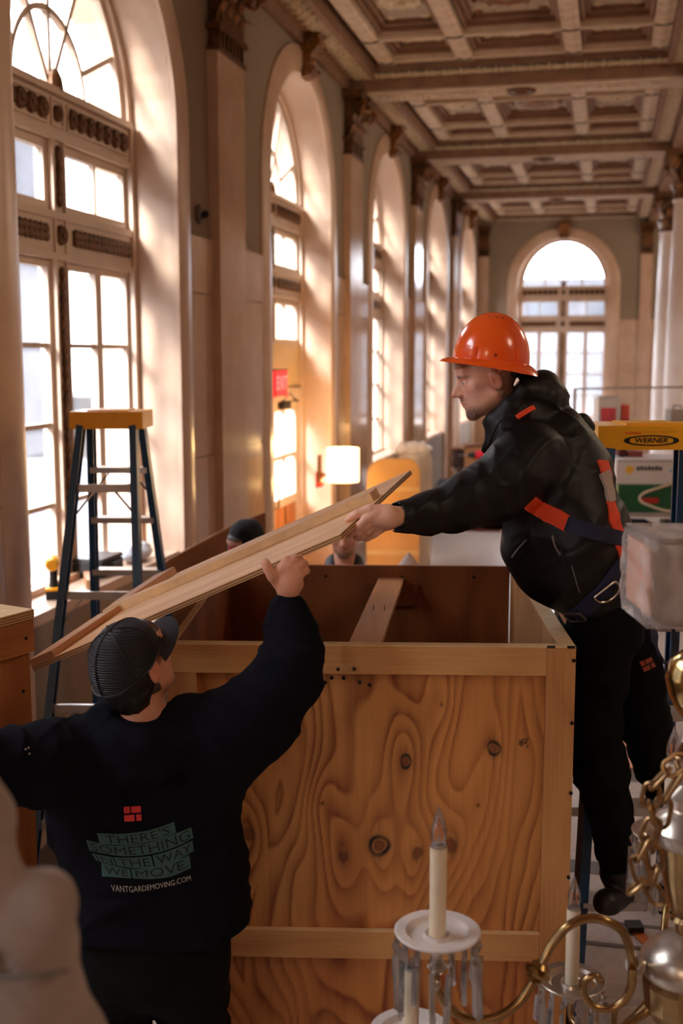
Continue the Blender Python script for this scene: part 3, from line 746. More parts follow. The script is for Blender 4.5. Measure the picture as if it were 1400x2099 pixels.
        Q = np.concatenate(Fs)
        me = bpy.data.meshes.new(name); me.vertices.add(M); me.vertices.foreach_set('co', (verts - np.array(off)).astype(np.float32).ravel())
        me.loops.add(len(Q) * 4); me.loops.foreach_set('vertex_index', Q.ravel().astype(np.int32)); me.polygons.add(len(Q)); me.polygons.foreach_set('loop_start', np.arange(0, len(Q) * 4, 4, dtype=np.int32))
        me.polygons.foreach_set('use_smooth', [True] * len(Q)); me.update(calc_edges=True)
        if m: me.materials.append(m)
        if color is not None: vcol(me, color(verts))
        me['_'] = 0; s.verts = verts; s.faces = Q; return me
def soft(amp, f, ph=0.0):
    """broad soft cloth swell"""
    def g(p, d): return d + amp * (np.sin(f * p[:, 0] + 1.7 * np.sin(f * .6 * p[:, 2] + ph)) * np.sin(f * .8 * p[:, 2] + 1.3 * np.sin(f * .7 * p[:, 1] + ph)))
    return g
def crease(amp, f, ph=0.0):
    """narrow cloth ridges that fork and fade"""
    def g(p, d):
        sel = np.abs(d) < .05; q = p[sel]; x, y, z = q.T
        n = np.sin(f * (x * .8 + z * .5) + 2.1 * np.sin(f * .45 * z + ph) + ph) + np.sin(f * (z * .9 - x * .35 + y * .5) + 1.9 * np.sin(f * .5 * x + 1.4 * ph))
        fade = .5 + .5 * np.sin(f * .23 * x + 1.7 * np.sin(f * .21 * z + ph) + 2 * ph); o = d.copy(); o[sel] = d[sel] - amp * (1 - np.minimum(1, np.abs(n))) ** 2.2 * fade; return o
    return g
def orient(fwd, up):
    f = np.array(fwd, float); f /= np.linalg.norm(f); u = np.array(up, float); u = u - f * (u @ f); u /= np.linalg.norm(u); r = np.cross(f, u); return np.stack([r, f, u], 1)
class Head:
    """head in local axes: x right, y forward, z up; origin between the ears"""
    def __init__(s, o, R, k=1.0): s.o = np.array(o, float); s.R = R; s.k = k
    def w(s, x, y, z): return s.o + s.R @ (np.array([x, y, z]) * s.k)
    def local(s, p): return ((p - s.o) @ s.R) / s.k
    def field(s, f, nose=1.0):
        w, R, k = s.w, s.R, s.k; E = lambda c, r, kk=.012, op='+', RR=None: f.ell(w(*c), np.array(r) * k, R if RR is None else R @ RR, kk, op); Cp = lambda a, b, ra, rb, kk=.01, op='+': f.cap(w(*a), w(*b), ra * k, rb * k, kk, op)
        E((0, -.012, .045), (.077, .100, .086), .02); E((0, .035, -.02), (.061, .060, .088), .025)
        for x in (-1, 1):
            Cp((x * .052, .0, -.045), (x * .016, .072, -.098), .022, .018, .02); E((x * .044, .062, -.012), (.022, .022, .022), .02); E((x * .043, .036, -.050), (.022, .034, .036), .02)
        E((0, .080, -.098), (.022, .018, .017), .015); E((0, .088, .055), (.05, .02, .035), .03); Cp((-.036, .088, .032), (.036, .088, .032), .010, .010, .012)
        for x in (-1, 1):
            E((x * .033, .099, .010), (.018, .013, .012), .010, '-'); E((x * .032, .080, .009), (.0135, .0125, .0125), .003)
            Cp((x * .019, .090, .0135), (x * .046, .084, .012), .0042, .0035, .004); Cp((x * .02, .089, .003), (x * .045, .083, .003), .003, .003, .004)
        Cp((0, .094, .022), (0, .121 * nose, -.018), .0078, .0105, .010); E((0, .125 * nose, -.022), (.0105, .010, .0095), .006)
        for x in (-1, 1): E((x * .012, .107, -.026), (.0085, .011, .0075), .005); E((x * .006, .113, -.033), (.003, .005, .004), .002, '-')
        Cp((0, .086, .024), (0, .104, -.022), .0115, .0135, .008); E((0, .070, -.058), (.036, .030, .036), .018)
        Cp((0, .098, -.036), (0, .0995, -.046), .008, .009, .008)
        Cp((-.021, .088, -.053), (0, .099, -.051), .005, .0062, .006); Cp((.021, .088, -.053), (0, .099, -.051), .005, .0062, .006)
        Cp((-.018, .087, -.061), (0, .0965, -.063), .005, .0068, .006); Cp((.018, .087, -.061), (0, .0965, -.063), .005, .0068, .006)
        Cp((-.024, .0945, -.057), (.024, .0945, -.057), .0016, .0016, .003, '-')
        Q = _rot('X', -.25)
        for x in (-1, 1):
            E((x * .079, -.008, .002), (.008, .020, .033), .006, '+', Q); E((x * .088, -.003, .004), (.006, .010, .017), .004, '-', Q); E((x * .082, .006, -.004), (.004, .005, .008), .004)
        Cp((0, -.02, -.05), (0, -.045, -.19), .052, .058, .025)
    def color(s, p, base, hair=None, beard=.0, brow=(60, 42, 34), hairline=.075, nape=-.05):
        q = s.local(p); x, y, z = q.T; n = len(p); c = np.tile(np.array(lin(*base)[:3]), (n, 1)); r2 = np.random.default_rng(5)
        def mixin(w, rgb): nonlocal c; c = c + (np.array(lin(*rgb)[:3]) - c) * np.clip(w, 0, 1)[:, None]
        near = (np.abs(x) < .12) & (np.abs(y) < .16) & (z > -.16) & (z < .2); g = lambda cx, cy, cz, sx, sy, sz: near * np.exp(-((np.abs(x) - cx) / sx) ** 2 - ((y - cy) / sy) ** 2 - ((z - cz) / sz) ** 2)
        mixin(.45 * g(.045, .07, -.015, .022, .05, .022), (214, 128, 108)); mixin(.5 * g(0, .12, -.022, .014, .02, .014), (214, 122, 104)); mixin(.5 * g(.082, -.005, .0, .02, .03, .04), (216, 128, 108))
        mixin(.75 * g(0, .1, -.057, .02, .02, .009), (176, 92, 82))
        if hair:
            hz = (z > hairline - .35 * np.clip(.0 - y, -.2, .2) * 0 + 0) | ((y < -.005 + .2 * np.clip(z, 0, .1)) & (z > nape) & (np.abs(x) > .0) & (np.abs(x) < .09))
            ear = (np.abs(x) > .074) & (np.abs(y + .006) < .028) & (np.abs(z) < .04)
            mixin((near & hz & ~ear) * hair[1], hair[0])
        if beard:
            bw = np.clip((-.062 - z) / .025, 0, 1) * np.clip((y - .03) / .04, .25, 1) + .12 * near * (np.clip((-.03 - z) / .03, 0, 1) * np.clip(1 - np.abs(y - .02) / .03, 0, 1)) + 1.0 * g(0, .1, -.044, .024, .03, .0055)
            lip = g(0, .1, -.058, .018, .03, .008); nck = np.clip((z + .125) / .02, 0, 1)
            mixin(near * np.clip(bw, 0, 1) * (1 - np.clip(lip * 1.6, 0, 1)) * nck * beard * (.75 + .5 * r2.random(n)), (52, 36, 30))
        mixin(.9 * near * np.exp(-((np.abs(x) - .033) / .018) ** 4 - ((z - .029 - .004 * np.cos((np.abs(x) - .03) * 60)) / .0055) ** 2) * (y > .06), brow)
        ex = near & (y > .07); mixin(ex * np.exp(-((np.abs(x) - .032) / .0115) ** 4 - ((z - .0078) / .0042) ** 2) * .9, (226, 216, 208)); mixin(ex * np.exp(-((np.abs(x) - .032) / .0052) ** 4 - ((z - .008) / .0046) ** 4), (52, 36, 28))
        mixin(ex * np.exp(-((np.abs(x) - .032) / .016) ** 4 - ((z - .0128) / .0016) ** 2) * .8, (54, 36, 30))
        return c
def hand(f, wrist, pts, k=.010):
    """wrist = (centre, radius); pts = list of finger chains [(p, r), ...] rooted in the palm"""
    for ch in pts: f.chain(ch, k=.007)
M_SKIN = mat('skin', (255, 255, 255), rough=.48, var=.03, scale=60, attr='Col', bump=.08, bscale=300, bdist=.002)
M_SKIN.node_tree.nodes['Principled BSDF'].inputs['Subsurface Weight'].default_value = .12
M_SKIN.node_tree.nodes['Principled BSDF'].inputs['Subsurface Radius'].default_value = (.012, .005, .003)
def PP(lst): return [(P(x, y, v), r) for x, y, v, r in lst]
def ray_hit(px, py, trees):
    """first cloth surface seen along the direction of a design pixel (camera frame)"""
    o = np.array([0, 0, CH]); d = P(px, py, 1.0) - o; d /= np.linalg.norm(d); best = None
    for t in trees:
        h = t.ray_cast(Vector(o), Vector(d))
        if h[0] is not None and (best is None or h[3] < best[3]): best = h
    return best
def tree_of(F): return BVHTree.FromPolygons(F.verts.tolist(), F.faces.tolist())
def strap(pix, width, trees, lift=.004, thick=.003, n=14, vdef=None):
    """webbing laid on cloth: centre line through design pixels, dropped onto the surface"""
    path = smooth_path(np.array(pix, float), n); C0, Nn = [], []
    for x, y in path:
        h = ray_hit(x, y, trees)
        if h is None: continue
        C0.append(np.array(h[0])); Nn.append(np.array(h[1]))
    C0 = np.array(C0); Nn = np.array(Nn)
    for _ in range(6): C0[1:-1] = .25 * C0[:-2] + .5 * C0[1:-1] + .25 * C0[2:]; Nn[1:-1] = .25 * Nn[:-2] + .5 * Nn[1:-1] + .25 * Nn[2:]
    Nn /= np.linalg.norm(Nn, axis=1)[:, None]; tg = np.gradient(C0, axis=0); tg /= np.linalg.norm(tg, axis=1)[:, None] + 1e-9
    s = np.cross(tg, Nn); s /= np.linalg.norm(s, axis=1)[:, None] + 1e-9; mb = MB(); V = []; m = len(C0)
    wv = np.linspace(-.5, .5, 5)
    for i in range(m):
        for lf in (lift + thick, lift - .012):
            for q in wv:
                pt = C0[i] + s[i] * width * q; h = None
                for t in trees:
                    hh = t.ray_cast(Vector(pt + Nn[i] * .05), Vector(-Nn[i]), .09)
                    if hh[0] is not None and (h is None or hh[3] < h): h = hh[3]
                base = pt if h is None else pt + Nn[i] * (.05 - h) * .75
                V.append(base + Nn[i] * lf)
    F = []
    for i in range(m - 1):
        a, b = i * 10, (i + 1) * 10
        for j in range(4): F += [(a + j, a + j + 1, b + j + 1, b + j), (a + 5 + j, b + 5 + j, b + 6 + j, a + 6 + j)]
        F += [(a, b, b + 5, a + 5), (a + 4, a + 9, b + 9, b + 4)]
    F += [tuple(range(5)) + tuple(range(9, 4, -1)), tuple((m - 1) * 10 + q for q in list(range(5))[::-1] + list(range(5, 10)))]
    return mb.add(V, F), C0, Nn
LIDC = [(-0.9561, 3.4425, 1.5483), (-0.0041, 3.1406, 2.0094), (0.2433, 4.0537, 2.0964), (-0.7087, 4.3556, 1.6353)]
# ------------------------------------------------------------------ timber: open crate, lid, second crate
M_PLY = wood('plywood', (206, 156, 100), (166, 106, 56), axis=2, rings=7)
M_PLYX = wood('plywood_lengthwise', (230, 180, 126), (196, 136, 82), axis=0, rings=6)
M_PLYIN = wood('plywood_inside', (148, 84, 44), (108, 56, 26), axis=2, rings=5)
M_PINEX = wood('pine_rail', (216, 166, 106), (184, 124, 66), axis=0, rings=4, scale=3.5, fib=.45)
M_PINEZ = wood('pine_stile', (212, 160, 102), (176, 116, 62), axis=2, rings=4, scale=3.5, fib=.45)
M_PINEY = wood('pine_board', (206, 150, 104), (172, 112, 66), axis=1, rings=4, scale=3.5, fib=.45)
M_EDGE = ply_edge('plywood_edge')
M_CUT = mat('fresh_cut_wood', (236, 202, 154), rough=.7, var=.08, scale=20)
M_SCREW = mat('black_screw', (16, 13, 12), rough=.5)

def vnoise(x, y, seed):
    r = np.random.default_rng(seed).random((64, 64)); xi = np.floor(x).astype(int); yi = np.floor(y).astype(int); fx = x - xi; fy = y - yi
    fx = fx * fx * (3 - 2 * fx); fy = fy * fy * (3 - 2 * fy); g = lambda a, b: r[a % 64, b % 64]
    return (g(xi, yi) * (1 - fx) + g(xi + 1, yi) * fx) * (1 - fy) + (g(xi, yi + 1) * (1 - fx) + g(xi + 1, yi + 1) * fx) * fy
def ply_face(x0, x1, z0, z1, y, step, knots, patches, seed):
    """peeled-veneer plywood sheet: figure and knots as colour, pits as relief; face at y towards -y"""
    nx = int((x1 - x0) / step); nz = int((z1 - z0) / step)
    X, Z = np.meshgrid(np.linspace(x0, x1, nx + 1), np.linspace(z0, z1, nz + 1))
    f = 2.4 * np.abs(np.sin(X * 4.3 + .9 + 1.1 * vnoise(X * 1.5, Z * 1.6 + 2, seed + 6))) + 2.0 * vnoise(X * 3.4 + 9, Z * 1.5 + 3, seed) + .9 * vnoise(X * 8, Z * 3.2, seed + 1) + .25 * vnoise(X * 22, Z * 8, seed + 2)
    dk = np.zeros_like(X); dep = np.zeros_like(X)
    for (kx, kz, r, ring) in knots:
        dx, dz = X - kx, Z - kz; q = np.sqrt((dx / 1.0) ** 2 + (dz / 1.25) ** 2)
        f += 1.1 * np.exp(-(dx / .055) ** 2 - (dz / .15) ** 2)
        wob = r * (1 + .10 * np.sin(2 * np.arctan2(dz, dx) + kx * 40) + .05 * np.sin(3 * np.arctan2(dz, dx) + 1)); ang = np.arctan2(dz, dx)
        if ring: dk = np.maximum(dk, np.exp(-((q - wob) / (.24 * r + .0016)) ** 2) * (1.0 + .15 * np.sin(ang * 2 + kz * 9)))
        else: dk = np.maximum(dk, .85 * np.exp(-(q / (wob * 1.05)) ** 4))
        dk = np.maximum(dk, .35 * np.exp(-(q / (wob * 1.3)) ** 2))
        dk = np.maximum(dk, .55 * np.exp(-(dx / (.22 * r)) ** 2) * np.exp(-((dz + r * 1.4) / (r * .8)) ** 2))
        dk = np.maximum(dk, .3 * np.exp(-(dx / (.10 * r + .002)) ** 2) * np.exp(-((dz - r * 2.2) / (r * 1.4)) ** 2))
        dep += -.0016 * np.exp(-(q / wob) ** 6)
    for (kx, kz, rx, rz2) in patches:
        n = vnoise(X * 160, Z * 160, seed + 5); dk = np.maximum(dk, np.where(n > .42, .8, .1) * (np.abs(X - kx) < rx * (.4 + .6 * np.clip((X - kx) / rx * .5 + .5, 0, 1))) * (np.abs(Z - kz) < rz2 * (.35 + .65 * np.clip((X - kx) / rx * .5 + .5, 0, 1))))
    fr_ = (f * 2.0) % 1.0; ring = np.where(fr_ < .86, (fr_ / .86) ** 2.2, 1 - ((fr_ - .86) / .14)) * (.6 + .6 * vnoise(X * 40, Z * 3, seed + 8))
    fine = vnoise(X * 300, Z * 7, seed + 3) * .6 + .6 * vnoise(X * 90, Z * 2.5, seed + 4)
    tone = vnoise(X * 3, Z * 1.2, seed + 7)
    l = np.array(lin(230, 170, 96)[:3]); d = np.array(lin(138, 70, 26)[:3]); k = np.array(lin(46, 26, 16)[:3]); rd = np.array(lin(196, 116, 54)[:3])
    c = l + (rd - l) * (.75 * tone)[..., None]; c = c + (d - c) * np.clip((1.0 * ring * (.45 + .8 * vnoise(X * 5, Z * 2, seed + 9))) + .22 * fine, 0, 1)[..., None]; c = c + (k - c) * dk[..., None]
    mb = MB(); V = np.stack([X, np.full_like(X, y) - dep, Z], -1).reshape(-1, 3); w = nx + 1
    i, j = np.meshgrid(np.arange(nx), np.arange(nz)); a = (j * w + i).ravel(); F = np.stack([a, a + 1, a + w + 1, a + w], 1)
    mb.add(V, F.tolist()); return mb, c.reshape(-1, 3)
def vcol(me, cols, name='Col'):
    at = me.color_attributes.new(name, 'FLOAT_COLOR', 'POINT'); c = np.ones((len(me.vertices), 4), np.float32); c[:, :3] = cols; at.data.foreach_set('color', c.ravel())
M_PLYV = mat('veneer_face', (255, 255, 255), rough=.5, var=.03, scale=30, attr='Col', bump=.12, bscale=180, stretch=(1, 1, .06))

CW, CD, CHT = 1.245, 1.36, 1.626
CX0, CY0 = .087, 3.398
crate = T('open_crate', 'large open plywood crate with pine frame that the two movers stand at', 'crate', (CX0, CY0, 0), local=True, rz=-.035)
hx = CW / 2
def cl(px, py):     # photo pixel on the crate front -> local x, z
    q = P(px, py, CY0 + .01); return q[0] - CX0, q[2]
kn = [(832, 1562, .015, 1), (1012, 1533, .017, 1), (777, 1736, .026, 1), (925, 1733, .021, 0), (703, 1759, .014, 0), (855, 1750, .017, 0), (508, 1716, .020, 0), (569, 1532, .011, 1), (660, 1650, .006, 0), (980, 1650, .005, 0), (905, 1445, .004, 0)]
knots = [cl(x, y) + (r, k) for x, y, r, k in kn]; pat = [cl(1070, 1521) + (.02, .017)]
fz0, fz1 = .66, 1.60
mbp, cols = ply_face(-hx + .01, hx - .01, fz0, CHT - .005, .0195, .0042, knots, pat, 11)
me = mbp.mesh('front_panel', M_PLYV, True, fix=False); vcol(me, cols); crate.raw('front_panel', me)
mbp2, cols2 = ply_face(-hx + .01, hx - .01, .02, fz0, .0195, .007, [(-.2, .3, .014, 0), (.35, .2, .012, 1)], [], 31)
me = mbp2.mesh('lower_front_panel', M_PLYV, True, fix=False); vcol(me, cols2 * np.array([.86, .74, .66])); o = crate.raw('lower_front_panel', me); o['label'] = 'redder lower plywood panel'
crate.part('front_backing', MB().b6(-hx, hx, .021, .038, .02, CHT), M_PLYIN)
crate.part('front_rim', MB().b6(-hx, hx, .0, .038, CHT - .001, CHT + .002), M_CUT)
rail = MB().b6(-hx, hx - .089, 0, .019, CHT - .089, CHT - .001); crate.part('top_rail', rail, M_PINEX)
crate.part('middle_rail', MB().b6(-hx + .089, hx - .089, 0, .019, .612, .702), M_PINEX)
crate.part('rail_edge', MB().b6(-hx + .089, hx - .089, .0005, .019, .702, .7045), M_CUT)
st = crate.part('corner_stile', MB().b6(hx - .088, hx, 0, .019, 0, CHT - .001), M_PINEZ)
crate.part('corner_stile', MB().b6(-hx, -hx + .089, 0, .019, 0, CHT - .09), M_PINEZ)
crate.part('bottom_rail', MB().b6(-hx + .09, hx - .09, 0, .019, 0, .089), M_PINEX)
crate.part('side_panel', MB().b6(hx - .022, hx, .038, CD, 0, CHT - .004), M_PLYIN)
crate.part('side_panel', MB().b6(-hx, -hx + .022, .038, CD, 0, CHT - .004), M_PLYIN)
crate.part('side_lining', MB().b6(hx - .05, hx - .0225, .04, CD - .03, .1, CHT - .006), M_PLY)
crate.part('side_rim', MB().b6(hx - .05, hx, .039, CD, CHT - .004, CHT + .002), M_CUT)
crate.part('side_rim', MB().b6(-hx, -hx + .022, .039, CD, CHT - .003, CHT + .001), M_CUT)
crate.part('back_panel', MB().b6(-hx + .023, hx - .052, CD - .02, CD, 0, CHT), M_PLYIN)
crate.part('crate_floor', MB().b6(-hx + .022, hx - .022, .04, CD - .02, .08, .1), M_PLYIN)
bz = 1.566
bmb = MB(); a0 = np.array([-.035, .04]); a1 = np.array([.075, CD - .021]); 
bmb.bar((a0[0], a0[1], bz), (a1[0], a1[1], bz), .105, .019); br = crate.part('cross_brace', bmb, M_PINEY)
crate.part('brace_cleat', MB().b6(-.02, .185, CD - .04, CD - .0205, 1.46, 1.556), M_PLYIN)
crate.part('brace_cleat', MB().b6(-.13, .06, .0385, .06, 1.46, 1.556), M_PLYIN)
for dx in (-.02, .02): link('staple', MB().b6(.025 + dx - .002, .025 + dx + .002, .72, .80, bz + .0095, bz + .0115).mesh('staple', M_SCREW), br)
def screws(t, lst, y=-.001):
    for x, z in lst:
        b = MB().lathe([(0, -.001), (.0055, -.001), (.006, .004)], (x, y, z), 8, R=_rot('X', math.pi / 2)); t.part('screw', b, M_SCREW)
screws(crate, [cl(*q) for q in ((1172, 1348), (1168, 1475), (1166, 1617), (1161, 1788), (693, 1370), (726, 1369))])
screws(crate, [cl(*q) for q in ((666, 1401), (679, 1391), (704, 1391), (737, 1400), (757, 1405))], .018)
for x, y in ((-.2, CD - .022), (.12, CD - .022), (.42, CD - .022)): screws(crate, [(x, CHT - .045)], y)
for x in (hx - .075, hx - .015): crate.part('corner_staple', MB().b6(x - .012, x + .012, -.001, .006, CHT - .003, CHT + .0035), M_SCREW)

# lid, held at a slant: local x along its near long edge, y across, z = upper face
LA, LB, LCC, LD = [np.array(q) for q in LIDC]
ex = (LB - LA) / np.linalg.norm(LB - LA); ey = LD - LA; ey -= ex * (ey @ ex); LW = np.linalg.norm(ey); ey /= LW; ez = np.cross(ex, ey); LL = np.linalg.norm(LB - LA)
lid = T('crate_lid', 'slanted plywood crate lid with battens lifted by the two movers over the open crate', 'crate lid', (0, 0, 0), local=True)
Mh = np.stack([np.array(C(*e)) for e in (ex, ey, ez)], 1)
lid.o.matrix_world = Matrix(np.vstack([np.hstack([Mh, np.array(C(*LA))[:, None]]), [0, 0, 0, 1]]).tolist())
lid.part('sheet', MB().b6(0, LL, .0, LW, -.016, 0), M_PLYX)
lid.part('sheet_edge', MB().b6(.0, LL, -.0015, .0, -.016, -.001), M_EDGE)
lid.part('sheet_edge', MB().b6(LL, LL + .0015, .0, LW, -.016, -.001), M_EDGE)
lid.part('long_batten', MB().b6(.02, LL - .02, .47, .56, .0, .028), M_PINEX)
lid.part('long_batten_edge', MB().b6(.02, LL - .02, .4685, .47, .001, .0275), M_CUT)
lid.part('side_batten', MB().b6(.0, .09, .0, .465, .0, .022), M_PINEY)
lid.part('side_batten', MB().b6(.0, .09, .565, LW, .0, .028), M_PINEY)

# second crate at the left edge
K = P(57, 1247, 3.25); zk = K[2]
def Pz(px, py, z):
    d = P(px, py, 1.0); d[2] -= CH; s = (z - CH) / d[2]; return np.array([d[0] * s, d[1] * s, z])
e1 = Pz(-40, 1272, zk) - K; ang = math.atan2(e1[1], e1[0])
c2 = T('closed_crate', 'closed plywood crate at the left edge beside the mover in the cap', 'crate', tuple(K[:2]) + (0,), local=True, rz=ang)
# local: x runs left-near along the visible face, y away behind it (negative side)
L2, D2 = .34, .42
sg = -1
c2.part('face_panel', MB().b6(0, L2, 0, sg * .02, 0, zk - .03), wood('ply_red', (190, 122, 66), (140, 78, 36), axis=2, rings=5))
c2.part('face_rail', MB().b6(-.001, L2, -sg * .019, 0, zk - .125, zk - .03), wood('ply_red_rail', (186, 118, 62), (140, 80, 38), axis=0, rings=5))
c2.part('lid', MB().b6(-.002, L2, -sg * .02, sg * D2, zk - .001, zk), M_CUT)
c2.part('lid_edge', MB().b6(-.003, L2, -sg * .021, sg * D2, zk - .03, zk - .001), M_EDGE)
c2.part('end_panel', MB().b6(0, .02, sg * .02, sg * D2, 0, zk - .03), M_PLYIN)
c2.part('back_panel', MB().b6(.02, L2, sg * (D2 - .02), sg * D2, 0, zk - .03), M_PLYIN)
c2.part('end_panel', MB().b6(L2 - .02, L2, sg * .02, sg * (D2 - .02), 0, zk - .03), M_PLYIN)
c2.part('crate_floor', MB().b6(.02, L2 - .02, sg * .02, sg * (D2 - .02), .05, .07), M_PLYIN)
for x, z in ((.03, zk - .08), (.03, zk - .24), (.03, zk - .55), (.03, zk - .95)):
    c2.part('screw', MB().lathe([(0, .0), (.006, .0), (.0065, .004)], (x, -sg * (.0195 if z > zk - .12 else .001), z), 8, R=_rot('X', math.pi / 2 if sg < 0 else -math.pi / 2)), M_SCREW)
# ------------------------------------------------------------------ step ladders
M_YEL = mat('yellow_plastic', (250, 176, 22), rough=.42, var=.06, scale=14)
M_LBLUE = mat('blue_fibreglass', (28, 76, 118), rough=.42, var=.1, scale=10)
M_ALU = mat('aluminium', (196, 192, 188), rough=.32, metal=.75, var=.06)
M_BLK = mat('black_rubber', (20, 19, 20), rough=.6)
M_INK = mat('black_ink', (14, 12, 10), rough=.7, var=0)
def text_mb(s, size, align='CENTER', bold=.0):
    cu = bpy.data.curves.new('lettering', 'FONT'); cu.body = s; cu.size = size; cu.align_x = align; cu.align_y = 'CENTER'; cu.resolution_u = 3; cu.offset = bold * size
    o = bpy.data.objects.new('lettering', cu); COL.objects.link(o); dg = bpy.context.evaluated_depsgraph_get(); dg.update()
    me = bpy.data.meshes.new_from_object(o.evaluated_get(dg)); bpy.data.objects.remove(o); bpy.data.curves.remove(cu)
    v = np.array([q.co[:] for q in me.vertices]).reshape(-1, 3); f = [tuple(p.vertices) for p in me.polygons]; bpy.data.meshes.remove(me)
    return v, f
def step_ladder(name, label, cap, ztop, steps, wt, wb, ft, fb, side, group=None, rz=0.0, capw=.36, spread=None):
    """cap = (u, v); side = +1 when the climbing rails are on the far side, -1 when they face the camera"""
    t = T(name, label, 'ladder', (cap[0], cap[1], 0), local=True, rz=rz, group=group)
    zc = ztop - .085
    cp = MB().b6(-capw / 2, capw / 2, -.14, .14, ztop - .022, ztop)
    cp.b6(-capw / 2, capw / 2, -.14, -.125, zc, ztop - .02).b6(-capw / 2, capw / 2, .125, .14, zc, ztop - .02).b6(-capw / 2, -capw / 2 + .015, -.125, .125, zc, ztop - .02).b6(capw / 2 - .015, capw / 2, -.125, .125, zc, ztop - .02)
    cp.b6(-.1, .1, -.1, .1, ztop, ztop + .006)
    capo = t.part('cap', cp, M_YEL)
    def rail(x0, y0, x1, y1):
        a = np.array((x0, y0, ztop - .03)); b = np.array((x1, y1, .03)); mb = MB()
        d = (b - a) / np.linalg.norm(b - a); s = 1 if x0 > 0 else -1
        mb.bar(a, b, .012, .075, (0, 1, 0)); mb.bar(a + np.array([-s * .014, .033, 0]), b + np.array([-s * .014, .033, 0]), .028, .01, (0, 1, 0)); mb.bar(a + np.array([-s * .014, -.033, 0]), b + np.array([-s * .014, -.033, 0]), .028, .01, (0, 1, 0))
        r = t.part('rail', mb, M_LBLUE); link('foot', MB().b6(x1 - .03, x1 + .03, y1 - .05, y1 + .05, 0, .05).mesh('foot', M_BLK), r)
    Y = lambda z, f0, f1: f0 + (f1 - f0) * (ztop - z) / ztop
    for s in (-1, 1):
        rail(s * wt / 2, side * .09, s * wb / 2, side * fb)
        rail(s * wt / 2, -side * .09, s * wb / 2, -side * ft)
    for z in steps:
        w = wt + (wb - wt) * (ztop - z) / ztop - .02; y = side * Y(z, .09, fb)
        mb = MB().b6(-w / 2, w / 2, y - .045, y + .045, z - .006, z).b6(-w / 2, w / 2, y - .045, y - .04, z - .03, z - .006).b6(-w / 2, w / 2, y + .04, y + .045, z - .03, z - .006)
        st = t.part('step', mb, M_ALU)
        if z in (steps[0], steps[-1]):
            for s in (-1, 1): link('step_brace', MB().bar((s * (w / 2 - .01), y, z - .12), (s * (w / 2 - .1), y, z - .02), .02, .006).mesh('step_brace', M_BLK), st)
    for z in (spread or [q - .13 for q in steps[::2]]):
        w = wt + (wb - wt) * (ztop - z) / ztop - .02; y = -side * Y(z, .09, ft)
        b = t.part('spreader_bar', MB().b6(-w / 2, w / 2, y - .006, y + .006, z - .02, z + .02), M_ALU)
        for s in (-1, 1): link('diagonal_brace', MB().bar((s * (w / 2 - .005), y, z - .13), (s * (w / 2 - .1), y, z - .015), .02, .008).mesh('diagonal_brace', M_ALU), b)
    return t, capo
q = P(229, 841, 5.75)
ladL, _ = step_ladder('step_ladder', 'blue step ladder with dull yellow cap in front of the tall window', (q[0], q[1]), q[2], [.42, .74, 1.06, 1.37, 1.66, 1.93], .275, .56, .78, .62, +1, rz=-.02, spread=[.34, .85, 1.36, 1.86])
q = P(1325, 868, 4.18)
ladR, capR = step_ladder('step_ladder', 'blue step ladder with bright yellow cap that the man in the hard hat stands on', (q[0], q[1]), q[2], [.055, .36, .6625, .97, 1.28, 1.58, 1.88], .34, .74, .75, .62, -1, rz=.02, capw=.42)
# print on the cap front: maker's name in a pointed oval
def on_cap(v, f, name, m, x, z, d=.0012):
    v = v.copy(); V = np.stack([v[:, 0] + x, np.full(len(v), -.14 - d), v[:, 1] + z], 1)
    return link(name, MB().add(V, f).mesh(name, m), capR)
zc = q[2] - .052
N_ = 40; th = np.linspace(0, 2 * math.pi, N_, endpoint=False)
def oval(a, b, p): return [(a * math.copysign(abs(math.cos(t)) ** p, math.cos(t)), b * math.copysign(abs(math.sin(t)) ** .9, math.sin(t))) for t in th]
o1, o2 = oval(.098, .019, 1.0), oval(.083, .0145, 1.0)
V = np.array([(x, y, 0) for x, y in o1 + o2]); Fq = [(i, (i + 1) % N_, N_ + (i + 1) % N_, N_ + i) for i in range(N_)]
on_cap(V, Fq, 'oval_mark', M_INK, -.02, zc)
for s in (-1, 1): on_cap(np.array([(s * .098, 0, 0), (s * .074, .011, 0), (s * .078, 0, 0), (s * .074, -.011, 0)]), [(0, 1, 2, 3)], 'oval_mark_tip', M_INK, -.02, zc, .0014)
v, f = text_mb('WERNER', .024, bold=.022); v[:, 0] = v[:, 0] * 1.22 + v[:, 1] * .2; on_cap(v, f, 'lettering', M_INK, -.02, zc, .0016)
M_ORI = mat('orange_ink', (226, 92, 20), rough=.7, var=0)
for x in (-.085, .135):      # small orange print too blurred to read: a broken line
    for k_ in range(5): on_cap(np.array([(k_ * .011 - .027, -.003, 0), (k_ * .011 - .018, -.003, 0), (k_ * .011 - .018, .003, 0), (k_ * .011 - .027, .003, 0)]), [(0, 1, 2, 3)], 'orange_print', M_ORI, x, zc + .026)

